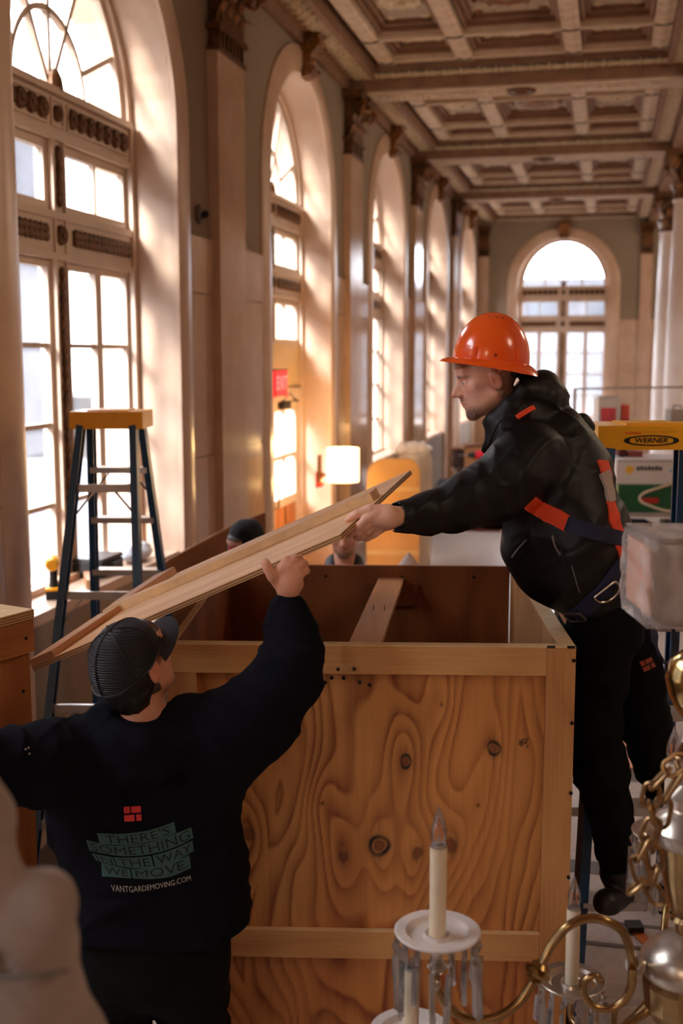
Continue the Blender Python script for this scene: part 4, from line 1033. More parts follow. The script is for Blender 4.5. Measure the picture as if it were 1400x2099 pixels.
# ------------------------------------------------------------------ chandelier in the near right corner
M_BRASS = mat('old_brass', (190, 160, 112), rough=.24, metal=1.0, var=.18, scale=9, rgb2=(140, 112, 74))
M_BRASSD = mat('brown_brass', (172, 138, 96), rough=.34, metal=.9, var=.25, scale=20, rgb2=(128, 98, 64))
M_SILV = mat('worn_silvered_metal', (214, 204, 190), rough=.28, metal=.85, var=.12, scale=8)
M_DISH = mat('white_enamel_dish', (226, 216, 210), rough=.4, var=.06, scale=10)
M_CAND = mat('ivory_candle_sleeve', (240, 224, 194), rough=.45, var=.05, scale=18)
def clear(name, rough, ior, tint, dif):
    m, nt, b = _new(name); b.inputs['Base Color'].default_value = tint; b.inputs['Roughness'].default_value = rough; b.inputs['IOR'].default_value = ior; b.inputs['Transmission Weight'].default_value = 1.0
    tr = N(nt, 'ShaderNodeBsdfTransparent'); tr.inputs[0].default_value = tint; mx = N(nt, 'ShaderNodeMixShader'); mx.inputs[0].default_value = dif
    nt.links.new(tr.outputs[0], mx.inputs[1]); nt.links.new(b.outputs[0], mx.inputs[2]); nt.links.new(mx.outputs[0], nt.nodes['Material Output'].inputs['Surface']); return m
def sparkle(name, edge, core, gl, dif):
    """thin clear glass: darker towards its outline, mirror at grazing angles, a little milk"""
    m, nt, b = _new(name); L = nt.links.new; nt.nodes.remove(b); lw = N(nt, 'ShaderNodeLayerWeight'); lw.inputs[0].default_value = .35; mx = N(nt, 'ShaderNodeMix', data_type='RGBA')
    mx.inputs['A'].default_value = core + (1,); mx.inputs['B'].default_value = edge + (1,); L(lw.outputs['Facing'], mx.inputs['Factor']); tr = N(nt, 'ShaderNodeBsdfTransparent'); L(mx.outputs['Result'], tr.inputs[0])
    g = N(nt, 'ShaderNodeBsdfGlossy'); g.inputs['Roughness'].default_value = .04; d = N(nt, 'ShaderNodeBsdfTranslucent'); d.inputs[0].default_value = (.95, .93, .9, 1); d2 = N(nt, 'ShaderNodeBsdfDiffuse'); d2.inputs[0].default_value = (.9, .88, .85, 1)
    f = N(nt, 'ShaderNodeMath', operation='MULTIPLY_ADD', use_clamp=True); f.inputs[1].default_value = gl; f.inputs[2].default_value = gl * .12; L(lw.outputs['Fresnel'], f.inputs[0])
    m1 = N(nt, 'ShaderNodeMixShader'); L(f.outputs[0], m1.inputs[0]); L(tr.outputs[0], m1.inputs[1]); L(g.outputs[0], m1.inputs[2]); dd = N(nt, 'ShaderNodeMixShader'); L(d.outputs[0], dd.inputs[1]); L(d2.outputs[0], dd.inputs[2])
    m2 = N(nt, 'ShaderNodeMixShader'); m2.inputs[0].default_value = dif; L(m1.outputs[0], m2.inputs[1]); L(dd.outputs[0], m2.inputs[2]); L(m2.outputs[0], nt.nodes['Material Output'].inputs['Surface']); return m
M_CRYS = sparkle('cut_crystal', (.72, .70, .68), (.95, .95, .95), 1.6, .10)
M_BULB = sparkle('bulb_glass', (.74, .66, .58), (.98, .96, .94), .7, .02)
M_FIL = mat('amber_filament', (236, 130, 52), rough=.4, var=.05)
CV = 2.32; CU = float(P(1403, 1950, CV)[0])
chan = T('chandelier', 'brass chandelier with ivory candle sleeves and crystal drops in the lower right corner', 'chandelier', (CU, CV, 0), local=True)
def cq(px, py, v): q = P(px, py, v); return np.array([q[0] - CU, q[1] - CV, q[2]])
def prof(pts, v=CV):   # (left outline px, y px) -> lathe profile
    return [(max(0.0, CU - P(x, y, v)[0]), P(x, y, v)[2]) for x, y in pts]
RODZ = P(1400, 1290, CV)[2]
chan.part('ball', MB().lathe([(.004, RODZ)] + prof([(1418, 1325), (1400, 1334), (1376, 1352), (1365, 1390), (1372, 1428), (1388, 1458), (1404, 1478), (1408, 1490)]), seg=32), mat('pale_brass', (206, 178, 120), rough=.18, metal=1.0, var=.1), smooth=True)
chan.part('neck', MB().lathe(prof([(1408, 1490), (1396, 1505), (1386, 1530), (1382, 1560), (1388, 1590), (1396, 1610), (1366, 1632), (1362, 1648), (1374, 1660)]), seg=28), M_SILV, smooth=True)
chan.part('cap_disc', MB().lathe(prof([(1374, 1660), (1352, 1672), (1335, 1695), (1337, 1715), (1346, 1728)]), seg=32), M_SILV, smooth=True)
chan.part('vase', MB().lathe(prof([(1346, 1728), (1352, 1745), (1358, 1800), (1370, 1850), (1380, 1875), (1374, 1884), (1384, 1892), (1385, 1914)]), seg=32), M_BRASS, smooth=True)
chan.part('dome', MB().lathe(prof([(1385, 1910), (1360, 1922), (1332, 1940), (1315, 1962), (1312, 1985), (1319, 1996)]), seg=36), M_SILV, smooth=True)
chan.part('hub', MB().lathe(prof([(1319, 1996), (1317, 2010), (1321, 2060), (1340, 2092), (1372, 2112), (1378, 2150), (1358, 2190), (1362, 2240), (1392, 2280)]) + [(0, P(1400, 2300, CV)[2])], seg=16), M_BRASS, smooth=False)
# arms
def ring_knob(mb, c, d, r):
    d = np.array(d) / np.linalg.norm(d); R = np.array(Vector(d).to_track_quat('Z', 'Y').to_matrix())
    mb.lathe([(r * .55, -r * 1.1), (r * .9, -r * .8), (r * .6, -r * .5), (r * 1.25, -r * .25), (r * 1.3, .0), (r * .7, r * .25), (r * .95, r * .55), (r * .5, r * .9)], c, 16, R)
S0 = 2372 / CV
arm = T
def arm_main():
    v0 = 2.24
    pts = [cq(x, y, v) for x, y, v in [(1322, 1980, 2.30), (1296, 1978, 2.28), (1292, 1950, 2.26), (1278, 1912, 2.25), (1248, 1890, 2.24), (1208, 1882, 2.24), (1165, 1898, 2.23), (1132, 1935, 2.23), (1113, 1972, 2.22), (1096, 2005, 2.22), (1066, 2052, 2.21), (1020, 2084, 2.2), (970, 2090, 2.2), (925, 2070, 2.2), (898, 2030, 2.2), (890, 1990, 2.2)]]
    mb = MB(); mb.tube(smooth_path(pts[1:], 6), .0098, 12)
    a = chan.part('arm', mb, M_BRASS, smooth=True)
    s = MB().lathe([(0, 0), (.02, 0), (.017, .012), (.02, .02), (.012, .03), (.011, .06)], pts[1], 14, R=np.array(Vector(pts[0] - pts[1]).to_track_quat('Z', 'Y').to_matrix()))
    link('arm_socket', s.mesh('arm_socket', M_SILV, True), a)
    k = MB(); ring_knob(k, cq(1104, 1990, 2.22), cq(1113, 1972, 2.22) - cq(1096, 2005, 2.22), .022); link('knuckle', k.mesh('knuckle', M_BRASS, True), a)
    # lower scroll
    pts = [cq(x, y, 2.27) for x, y in [(1296, 1985), (1294, 2020), (1280, 2050), (1250, 2068), (1215, 2062), (1196, 2035), (1200, 2010), (1220, 2000), (1230, 2010)]]
    sc = MB(); sp = smooth_path(pts, 6); sc.tube(sp, np.linspace(.0098, .007, len(sp)), 10); sc.ell(pts[-1], (.008,) * 3); link('scroll', sc.mesh('scroll', M_BRASS, True), a)
    sc = MB(); sp = smooth_path([cq(x, y, 2.29) for x, y in [(1262, 2068), (1258, 2090), (1262, 2125)]], 5); sc.tube(sp, .007, 8); link('scroll', sc.mesh('scroll', M_BRASSD, smooth=True), a)
arm_main()
def simple_arm(p0, p1, drop):
    p0, p1 = np.array(p0, float), np.array(p1, float); m = (p0 + p1) / 2; d = p1 - p0
    pts = [p0, p0 + d * .25 + np.array([0, 0, -drop * .9]), p0 + d * .6 + np.array([0, 0, -drop * 1.6 + d[2] * .2]), p0 + d * .88 + np.array([0, 0, -drop * 1.2]), p1 + np.array([0, 0, -.04]), p1]
    mb = MB(); mb.tube(smooth_path(pts, 6), .0085, 10); chan.part('arm', mb, M_BRASS, smooth=True)
def prism_me(L, w):
    mb = MB(); t = w * .6
    mb.add([(-w / 2, 0, 0), (0, -t / 2, 0), (w / 2, 0, 0), (0, t / 2, 0), (-w * .55, 0, -L * .9), (0, -t * .6, -L * .9), (w * .55, 0, -L * .9), (0, t * .6, -L * .9), (0, 0, -L)],
           [(0, 1, 5, 4), (1, 2, 6, 5), (2, 3, 7, 6), (3, 0, 4, 7), (0, 3, 2, 1), (4, 5, 8), (5, 6, 8), (6, 7, 8), (7, 4, 8)])
    mb.add([(-w * .45, 0, .022), (0, -t * .5, .022), (w * .45, 0, .022), (0, t * .5, .022), (0, 0, .04), (0, 0, .004)], [(0, 1, 4), (1, 2, 4), (2, 3, 4), (3, 0, 4), (1, 0, 5), (2, 1, 5), (3, 2, 5), (0, 3, 5)])
    mb.tube([(0, 0, .038), (0, 0, .052)], .001, 5)
    return mb.mesh('crystal_drop', M_CRYS)
PRL = prism_me(.125, .021); PRS = prism_me(.075, .019)
def candle(px, ytop, ybase, v, rb, n, ph, tw=.0172, dish=True, lean=0.0):
    c = cq(px, ybase, v); zt = P(px, ytop, v)[2]
    if dish:
        b = chan.part('drip_dish', MB().lathe([(.0, -.010), (.02, -.010), (.026, -.004), (.03, -.012), (rb * .68, -.010), (rb * .74, .001), (rb * .97, .003), (rb, .001), (rb * .98, -.003), (rb * .7, -.008), (.02, -.02), (.012, -.03), (.016, -.045), (.008, -.06)], c, 40), M_DISH if v < 2.5 else M_SILV, smooth=True)
        for k in range(n):
            a = ph + k * 2 * math.pi / n; o = link('crystal_drop', PRL if k % 3 else PRS, b, (c[0] + rb * .95 * math.cos(a), c[1] + rb * .95 * math.sin(a), c[2] - .05)); o.rotation_euler = (.05 * math.sin(k * 2.1), .06 * math.cos(k * 1.7), a + .4 * math.sin(k))
    s = chan.part('candle_sleeve', MB().lathe([(tw, c[2] - .008), (tw, zt - .002), (tw * .96, zt), (tw * .8, zt - .004), (0, zt - .004)], (c[0], c[1], 0), 28), M_CAND, smooth=True)
    link('bulb_collar', MB().lathe([(tw * .86, zt), (tw * .86, zt + .005), (tw * .6, zt + .006), (0, zt + .006)], (c[0], c[1], 0), 20).mesh('bulb_collar', M_ALU, True), s)
    H = .085 * tw / .0172
    link('bulb', MB().lathe([(tw * .55, zt + .004), (tw * .78, zt + .1 * H), (tw * .96, zt + .28 * H), (tw * .9, zt + .46 * H), (tw * .6, zt + .68 * H), (tw * .28, zt + .86 * H), (tw * .1, zt + .97 * H), (.0004, zt + H)], (c[0], c[1], 0), 24).mesh('bulb', M_BULB, True), s)
    fl = MB()
    for dx in (-.35, .35): fl.tube([(c[0] + tw * dx, c[1], zt + .012), (c[0] + tw * dx * .8, c[1], zt + .5 * H)], .0017, 6)
    link('filament', fl.mesh('filament', M_FIL), s)
    link('bulb_stem', MB().lathe([(tw * .4, zt + .004), (tw * .3, zt + .014), (tw * .12, zt + .022), (0, zt + .024)], (c[0], c[1], 0), 12).mesh('bulb_stem', M_BULB, True), s)
    return c
c1 = candle(897, 1735, 1908, 2.20, .0885, 15, .3)
c2_ = candle(842, 1985, 2112, 2.22, .085, 12, .1)
c3_ = candle(1172, 1862, 2008, 2.62, .083, 14, .2, tw=.0168)
c4_ = candle(1374, 1562, 1706, 2.52, .088, 14, .55)
simple_arm((-.06, .02, P(1411, 2080, CV)[2]), c2_ + np.array([0, 0, -.055]), .06)
simple_arm((-.06, .05, P(1411, 2080, CV)[2]), c3_ + np.array([0, 0, -.055]), .06)
simple_arm((-.03, .08, P(1411, 2040, CV)[2]), c4_ + np.array([0, 0, -.055]), .07)
bb = MB(); ring_knob(bb, c1 + np.array([0, 0, -.075]), (0, 0, 1), .016); bb.ell(c1 + np.array([-.005, -.004, -.115]), (.012, .012, .014)); chan.part('dish_finial', bb, M_SILV, smooth=True)
# slack chain
def link_mb(a, b, tw, w=.016, r=.0046):
    a = np.array(a); b = np.array(b); d = b - a; L = np.linalg.norm(d); d /= L; s = np.cross(d, (0, 1, 0)); s /= np.linalg.norm(s); n = np.cross(d, s); x = s * math.cos(tw) + n * math.sin(tw)
    h = L / 2 + r * 1.4; pts = []
    for t in np.linspace(0, 2 * math.pi, 22, endpoint=False): pts.append((a + b) / 2 + d * (h - w) * (1 if math.sin(t) >= 0 else -1) + d * w * math.sin(t) + x * w * math.cos(t))
    return MB().tube(pts, r, 8, closed=True)
cpts = [(1412, 1528), (1400, 1555), (1368, 1580), (1338, 1612), (1330, 1650), (1342, 1685), (1326, 1722), (1306, 1760), (1318, 1806), (1292, 1828)]
cpt2 = [(1410, 1545), (1398, 1580), (1362, 1640), (1352, 1690), (1338, 1740), (1346, 1780), (1332, 1815), (1352, 1850)]
i = 0
for lst, vv in ((cpts, 2.16), (cpt2, 2.19)):
    for (xa, ya), (xb, yb) in zip(lst[:-1], lst[1:]):
        i += 1; va = 2.27 if ya < 1550 else vv; chan.part('chain_link', link_mb(cq(xa, ya, va), cq(xb, yb, vv), .5 + 1.25 * (i % 2)), M_BRASSD, smooth=True)

# shrink-wrapped bundle threaded on the rod above the ball
wb = T('wrapped_bundle', 'pink padded bundle wrapped in clear film at the right edge above the brass ball', 'bundle', (CU, CV, 0), local=True)
a0_, b0_ = cq(1306, 1090, CV), cq(1306, 1262, CV)
wb.part('hanging_rod', MB().tube([(0, 0, RODZ), (0, 0, b0_[2] - .01)], .007, 10), M_BRASSD, smooth=True); wb.part('hanging_rod', MB().tube([(0, 0, a0_[2]), (0, 0, ZT + .02)], .007, 10), M_BRASSD, smooth=True)
x0 = a0_[0]; zt_, zb_ = a0_[2], b0_[2]
def rbox(x0, x1, y0, y1, z0, z1, r, n=5):
    pts = []
    for cx, cz, s0 in ((x1 - r, z1 - r, 0), (x0 + r, z1 - r, 90), (x0 + r, z0 + r, 180), (x1 - r, z0 + r, 270)):
        for k in range(n + 1): t = math.radians(s0 + 90 * k / n); pts.append((cx + r * math.cos(t), cz + r * math.sin(t)))
    return MB().prism(pts, y0, y1, lambda a, b, t: (a, t, b))
wb.part('pad', rbox(x0 + .012, .17, -.10, .10, zb_ + .008, zt_ - .008, .02), mat('pink_beige_foam', (152, 136, 126), rough=.8, var=.12, scale=9), smooth=False)
wb.part('side_board', MB().b6(x0 + .004, x0 + .0115, -.09, .09, zb_ + .02, zt_ - .02), mat('salmon_card', (226, 168, 138), rough=.7, var=.05))
def filmfn(a, b):
    # closed sleeve around the pad
    t = 2 * math.pi * a; hw, hd = (.17 - x0) / 2 + .008, .112; cx = (.17 + x0) / 2
    cs, sn = math.cos(t), math.sin(t); p = .16
    x = cx + hw * math.copysign(abs(cs) ** p, cs); y = hd * math.copysign(abs(sn) ** p, sn)
    z = zb_ + (zt_ - zb_) * b; k = 1 + .015 * math.sin(9 * t + 14 * b) + .01 * math.sin(23 * b + 3 * t); e = min(1, .5 + 4 * min(b, 1 - b)) ** .3
    return (cx + (x - cx) * k * (.94 + .06 * e), y * k * e, z)
wb.part('film', MB().grid(filmfn, 64, 22), plastic_film('stretch_film', see=.72, bump=.25, sc=5), smooth=True)
fl2 = MB().box(((x0 + .17) / 2, 0, zt_ + .002), (.17 - x0, .2, .003)).box(((x0 + .17) / 2, 0, zb_ - .002), (.17 - x0, .2, .003)); wb.part('film_end', fl2, MATS['stretch_film'])

# ------------------------------------------------------------------ on the sill, on the walls, in the distance
def px_on_x(px, py, X):      # hall point on the plane X
    d = P(px, py, 1.0); d[2] -= CH; hx_, hy_, hz_ = C(*d); s = X / hx_; return np.array([X, hy_ * s, hz_ * s + CH])
def px_on_y(px, py, Y):
    d = P(px, py, 1.0); d[2] -= CH; hx_, hy_, hz_ = C(*d); s = Y / hy_; return np.array([hx_ * s, Y, hz_ * s + CH])
# cordless drill
SZ = 1.11
def cordless_drill(name, label, base, rz, body, dark, s=1.0, chuck=(60, 60, 62)):
    t = T(name, label, 'drill', base, 'h', local=True); t.o.rotation_euler = (0, 0, rz); t.o.scale = (s, s, s)
    t.part('battery', rbox(-.06, .06, -.035, .035, 0, .045, .01), dark); t.part('battery_band', rbox(-.062, .05, -.037, .037, .045, .06, .006), body)
    t.part('handle', MB().tube([(-.01, 0, .055), (-.005, 0, .1), (.0, 0, .15)], [.024, .02, .022], 12), dark, smooth=True)
    t.part('motor_body', MB().tube([(-.075, 0, .18), (-.06, 0, .18), (.03, 0, .182), (.06, 0, .182)], [.026, .034, .034, .026], 16), body, smooth=True)
    t.part('chuck', MB().tube([(.06, 0, .182), (.085, 0, .182), (.115, 0, .182)], [.024, .022, .012], 14), mat('chuck_metal', chuck, rough=.35, metal=.6), smooth=True)
    t.part('bit', MB().tube([(.115, 0, .182), (.18, 0, .182)], .003, 6), M_ALU); t.part('trigger', MB().b6(.02, .03, -.008, .008, .12, .15), M_BLK)
    return t
qd = px_on_x(112, 1245, -3.08)
cordless_drill('cordless_drill', 'yellow and black cordless drill standing on the window sill', (qd[0], qd[1], SZ), math.pi * .62, M_YEL, M_BLK, 1.15)
bl = T('wood_block', 'short rough timber offcut lying on the window sill by the ladder', 'wood offcut', (-3.06, qd[1] + .42, SZ), 'h', local=True)
bl.part('offcut', MB().box((0, 0, .03), (.05, .3, .05), _rot('Z', .5)), M_PINEY); bl.part('cut_end', MB().box((.072, -.131, .03), (.048, .002, .048), _rot('Z', .5)), M_CUT)
cs = T('tool_case', 'small black tool case on the window sill behind the ladder', 'tool case', (-3.15, qd[1] + .75, SZ), 'h', local=True)
cs.part('body', rbox(-.1, .1, -.16, .16, 0, .09, .02), M_BLK); cs.part('lid', rbox(-.1, .1, -.16, .16, .092, .12, .012), mat('dark_grey_plastic', (44, 42, 46), rough=.5)); cs.part('handle', MB().tube([(.1, -.05, .07), (.13, -.05, .08), (.13, .05, .08), (.1, .05, .07)], .007, 8), M_BLK)
bag = MB().ell((0, 0, .05), (.09, .2, .05), seg=16, rings=10).ell((.01, .1, .07), (.05, .08, .05), seg=10, rings=6).ell((.0, -.09, .06), (.06, .07, .05), seg=10, rings=6)
tag(link('plastic_bag', bag.mesh('plastic_bag', plastic_film('grey_bag_film', (188, 190, 196), .3), True), None, (-3.1, qd[1] + 1.25, SZ)), 'crumpled grey plastic bag on the sill below the ladder steps', 'plastic bag')
# cardboard sheet leaning behind the open crate
cbp = [P(338, 1150, 6.35), P(470, 1078, 6.75)]
cb = T('cardboard_sheet', 'brown cardboard sheet standing on edge behind the open crate', 'cardboard', tuple(cbp[0][:2]) + (0,), 'c')
a, b = cbp; mbc = MB(); b2 = a + (b - a) * 1.6; b2[2] = b[2] + .05
mbc.add([(a[0], a[1], 0), (b2[0], b2[1], 0), (b2[0], b2[1], b2[2]), (b[0], b[1], b[2]), (a[0], a[1], a[2])], [(0, 1, 2, 3, 4)]); V0 = mbc.v[0]; off_ = np.array([.006, -.006, 0]); mbc.add(V0 + off_, [(4, 3, 2, 1, 0)]); mbc.f += [(i, (i + 1) % 5, 5 + (i + 1) % 5, 5 + i) for i in range(5)]
M_CARD = mat('cardboard', (150, 98, 62), rough=.85, var=.08, scale=4)
cb.part('sheet', mbc, M_CARD); cb.part('fold_flap', MB().bar(a + np.array([.004, -.01, -.02]), b + np.array([.004, -.01, -.02]), .012, .02), M_CARD)
# EXIT sign
qe = px_on_x(572, 786, -3.16)
ex_ = T('exit_sign', 'glowing red EXIT sign hung in front of the cream panel above the door', 'sign', tuple(qe), 'h', local=True)
M_EXIT = emit('red_lit_acrylic', (255, 50, 48), .8); M_EXL = emit('white_lit_letters', (255, 150, 150), .7)
ex_.part('lit_box', MB().b6(-.03, .03, -.2, .2, -.125, .125), M_EXIT)
for s in (-1, 1):
    v, f = text_mb('EXIT', .19); V = np.stack([np.full(len(v), .0315 * 1), v[:, 0] * 1.0, v[:, 1]], 1)
    if s > 0: ex_.part('lettering', MB().add(V, f), M_EXL)
ex_.part('bracket', MB().b6(-.10, -.03, -.16, .12, .06, .14), M_BLK); ex_.part('canopy', MB().b6(-.03, .03, -.21, .21, .125, .14), M_BLK)
# wall lamp with drum shade
ql = px_on_x(703, 953, -2.62)
wl_ = T('wall_lamp', 'lit wall lamp with cream drum shade on the second pilaster', 'wall lamp', (ql[0], ql[1], ql[2]), 'h', local=True)
M_SHADE = emit('lit_lampshade', (255, 214, 150), 3.2)
wl_.part('shade', MB().lathe([(.165, -.17), (.165, .17), (.16, .17), (.16, -.17), (.165, -.17)], seg=28), M_SHADE, smooth=False)
wl_.part('back_plate', MB().b6(-.26, -.235, -.05, .05, -.2, .1), M_GOLD); wl_.part('arm', MB().tube([(-.235, 0, -.1), (-.1, 0, -.12), (0, 0, -.1), (0, 0, -.02)], .012, 8), M_GOLD, smooth=True)
wl_.part('bulb', MB().ell((0, 0, .02), (.035, .035, .05)), emit('lamp_bulb', (255, 200, 120), 12))
lm_ = lamp('lamp_glow', 'POINT', 20, (1.0, .62, .25), (ql[0], ql[1], ql[2] + .2), shadow_soft_size=.05); lm2 = lamp('lamp_glow', 'POINT', 11, (1.0, .62, .25), (ql[0], ql[1], ql[2] - .22), shadow_soft_size=.05)
# fire alarm pull station, speaker
qa = px_on_x(651, 983, WI + .025)
fa = T('fire_alarm', 'small red fire alarm pull box on the marble beside the door', 'fire alarm', tuple(qa), 'h', local=True)
M_RED = mat('red_enamel', (190, 40, 34), rough=.4); fa.part('box', MB().b6(0, .05, -.06, .06, -.075, .075), M_RED); fa.part('pull_bar', MB().b6(.05, .065, -.04, .04, -.02, .012), mat('white_paint', (232, 226, 220), rough=.5)); fa.part('base_plate', MB().b6(-.004, 0, -.07, .07, -.085, .085), M_RED)
qs = px_on_x(408, 440, WI + .01)
sp_ = T('wall_camera', 'small dark camera on the grey wall between the first two windows', 'camera', tuple(qs), 'h', local=True)
sp_.part('plate', MB().lathe([(0, .02), (.06, .02), (.07, 0)], (0, 0, 0), 20, R=_rot('Y', math.pi / 2)), mat('grey_plate', (112, 104, 96), rough=.5)); sp_.part('lens', MB().ell((.05, 0, 0), (.03, .03, .03)), M_BLK, smooth=True); sp_.part('stalk', MB().tube([(.0, -.02, -.06), (.03, 0, -.02)], .008, 6), M_BLK)
# ------------------------------------------------------------------ goods further down the hall
M_FOAM = mat('tan_foam_wrap', (214, 160, 92), rough=.6, var=.08, scale=3)
M_WFILM = plastic_film('white_film', (236, 228, 220), .06)
M_WHITE = mat('white_card', (226, 218, 210), rough=.6, var=.04)
M_GREEN = mat('green_plastic', (20, 96, 52), rough=.45, var=.1)
M_MAROON = mat('maroon_cloth', (92, 26, 26), rough=.8, var=.2)
M_NAVY = mat('dark_cloth', (20, 22, 34), rough=.85, var=.2)
def slabP(px0, py0, px1, py1, v): return P(px0, py0, v), P(px1, py1, v)
# tan panel with rounded top, white film roll behind it
vf = 12.4
a, b = P(752, 940, vf), P(858, 1140, vf)
t = T('foam_bundle', 'tall tan foam wrapped panel with rounded top standing behind the crate', 'wrapped board', ((a[0] + b[0]) / 2, vf, 0), local=True)
w = (b[0] - a[0]) / 2; h = a[2]
poly = [(-w, 0), (w, 0)] + [(w * math.cos(q) if False else w - .14 + .14 * math.cos(q), h - .14 + .14 * math.sin(q)) for q in np.linspace(0, math.pi / 2, 6)] + [(-w + .2 + .2 * math.cos(q), h - .2 + .2 * math.sin(q)) for q in np.linspace(math.pi / 2, math.pi, 6)]
t.part('panel', MB().prism(poly, -.09, .09, lambda p, q, s: (p, s, q)), M_FOAM)
for z in (.25, .75): t.part('tape', MB().b6(-w - .003, w + .003, -.094, .094, z * h, z * h + .05), mat('clear_tape', (226, 186, 124), rough=.2, var=.03))
a, b = P(815, 925, 13.0), P(884, 1125, 13.0)
t = T('wrapped_roll', 'upright roll wrapped in milky white film behind the tan panel', 'roll', ((a[0] + b[0]) / 2, 13.0, 0), local=True)
w = (b[0] - a[0]) / 2; h = a[2]
t.part('roll', MB().lathe([(w * .96, 0), (w, .1), (w, h - .12), (w * .9, h - .03), (w * .5, h), (0, h)], seg=20), mat('milky_roll', (222, 206, 186), rough=.35, var=.08, scale=5), smooth=True)
cr = MB()
for k in range(7): cr.ell((.12 * math.cos(k * 2.4) - .02, -.05, h + .03 + .03 * math.sin(k * 3.1)), (.10, .08, .05 + .01 * (k % 3)), _rot('Y', k * .7), seg=8, rings=5)
t.part('crumpled_film', cr, M_WFILM, smooth=True)
# pointed white wrapped lamp stem just behind the crate
qp = P(838, 1132, 5.5)
t = T('wrapped_spike', 'thin pointed white paper wrap poking up behind the crate', 'wrapped stem', (qp[0], 5.5, 0), local=True)
t.part('wrap', MB().lathe([(.07, 0), (.075, .6), (.08, 1.2), (.07, qp[2] - .09), (.03, qp[2] - .03), (.006, qp[2] - .005), (0, qp[2])], seg=10), mat('white_paper', (228, 206, 190), rough=.7), smooth=True)
t.part('tie_tape', MB().lathe([(.083, 1.0), (.083, 1.05)], seg=12), MATS['clear_tape']); 
# long table far down the hall with boxes, a heap of clothes and a pink red power tool in front
vt = 17.6; TZ = .8
a, b = P(890, 960, vt), P(1040, 960, vt)
def prop(name, label, cat, px, py, v, size, m, z0=None, rz=0.0, extra=None, group=None):
    q = P(px, py, v); tt = T(name, label, cat, (q[0], v, TZ + .001 if z0 is None else z0), local=True, rz=rz, group=group)
    w, d, h = size; tt.part('body', rbox(-w / 2, w / 2, -d / 2, d / 2, 0, h, min(w, h) * .06, 2), m)
    if extra: extra(tt, w, d, h)
    return tt
t = T('work_table', 'low table with maroon front far behind the man in the hard hat', 'table', ((a[0] + b[0]) / 2 + .5, vt, 0), local=True)
t.part('table_top', MB().b6(-.75, .75, -.4, .4, TZ - .04, TZ), M_FLB)
for sx in (-.7, .7):
    for sy in (-.34, .34): t.part('leg', MB().b6(sx - .025, sx + .025, sy - .025, sy + .025, 0, TZ - .04), M_ALU)
t.part('cover', MB().b6(-.72, .76, -.415, -.402, .12, TZ - .002), M_MAROON)
def flaps(tt, w, d, h): tt.part('flap', MB().box((0, -d * .25, h + .012), (w * .98, d * .5, .006), _rot('X', -.12)), M_CARD); tt.part('flap', MB().box((0, d * .25, h + .012), (w * .98, d * .5, .006), _rot('X', .12)), M_CARD); tt.part('tape', MB().b6(-w / 2 - .001, w / 2 + .001, -.02, .02, h * .3, h + .002), MATS['clear_tape'])
prop('cardboard_box', 'open light cardboard box on the far table', 'box', 968, 930, vt, (.28, .4, .32), mat('light_cardboard', (196, 142, 98), rough=.8), extra=flaps)
prop('cardboard_box', 'dark brown box on the far table, left of the light box', 'box', 938, 930, vt, (.16, .4, .27), mat('dark_card', (62, 38, 28), rough=.8), extra=flaps)
prop('amber_box', 'amber box on the far table beside the collar of the man in the hard hat', 'box', 1008, 930, vt, (.22, .4, .29), mat('amber_card', (206, 128, 52), rough=.7), extra=flaps)
jh = Field(); q0 = P(906, 975, 16.6)
for k_ in range(5): jh.ell((q0[0] + .1 * math.sin(k_ * 2.2), 16.6 + .08 * math.cos(k_ * 1.9), .1 + .12 * k_), (.22 - .02 * k_, .2, .14), None, .06)
jh.post.append(crease(.03, 14, .4)); tj = T('clothing_heap', 'heap of dark jackets in front of the far table', 'clothing', (q0[0], 16.6, 0)); tj.raw('jacket_cloth', jh.mesh('jacket_cloth', M_NAVY, .025, tj.base)); tj.part('strap', MB().bar((q0[0] - .16, 16.36, .3), (q0[0] + .12, 16.36, .24), .05, .012), mat('tan_strap', (150, 96, 50), rough=.7))
zb_ = P(985, 985, 16.4)[2]; qd2 = P(990, 985, 16.4)
prop('tool_chest', 'low maroon tool chest under the pink red power tool', 'chest', 990, 1000, 16.4, (.5, .3, zb_), M_MAROON, z0=0, extra=lambda tt, w, d, h: tt.part('lid', MB().b6(-w / 2 - .004, w / 2 + .004, -d / 2 - .004, d / 2 + .004, h - .05, h - .001), M_MAROON))
cordless_drill('power_drill', 'pink red power tool with pale nose far behind the raised arm', C(qd2[0], 16.4, zb_ + .002), PSI + math.pi, mat('pink_red_plastic', (232, 44, 66), rough=.35, var=.05), M_RED, 2.0, (190, 190, 196))
# steel trolley with flat boxes behind the bright yellow ladder
vs = 8.2
a, b = P(1252, 1040, vs), P(1420, 1040, vs); wS = (b[0] - a[0]); cxs = (a[0] + b[0]) / 2
z1 = P(1300, 1040, vs)[2]; z2 = P(1300, 1085, vs)[2]
tr_ = T('steel_trolley', 'grey steel trolley loaded with flat boxes behind the yellow capped ladder', 'trolley', (cxs, vs, 0), local=True)
for z in (z1, z2 - .02, .2): tr_.part('shelf', MB().b6(-wS / 2, wS / 2, -.3, .3, z - .03, z), M_ALU)
for sx in (-1, 1):
    for sy in (-1, 1): tr_.part('post', MB().b6(sx * wS / 2 - .015, sx * wS / 2 + .015, sy * .3 - .015, sy * .3 + .015, 0, z1 - .031), M_ALU)
def gprint(tt, w, d, h): tt.part('label_strip', MB().b6(-w * .2, w * .06, -d / 2 - .003, -d / 2 - .001, h * .32, h * .52), M_RED); tt.part('lid', MB().b6(-w / 2 - .004, w / 2 + .004, -d / 2 - .004, d / 2 + .004, h * .62, h * .7), M_GREEN)
hg = P(1300, 986, vs)[2] - z1
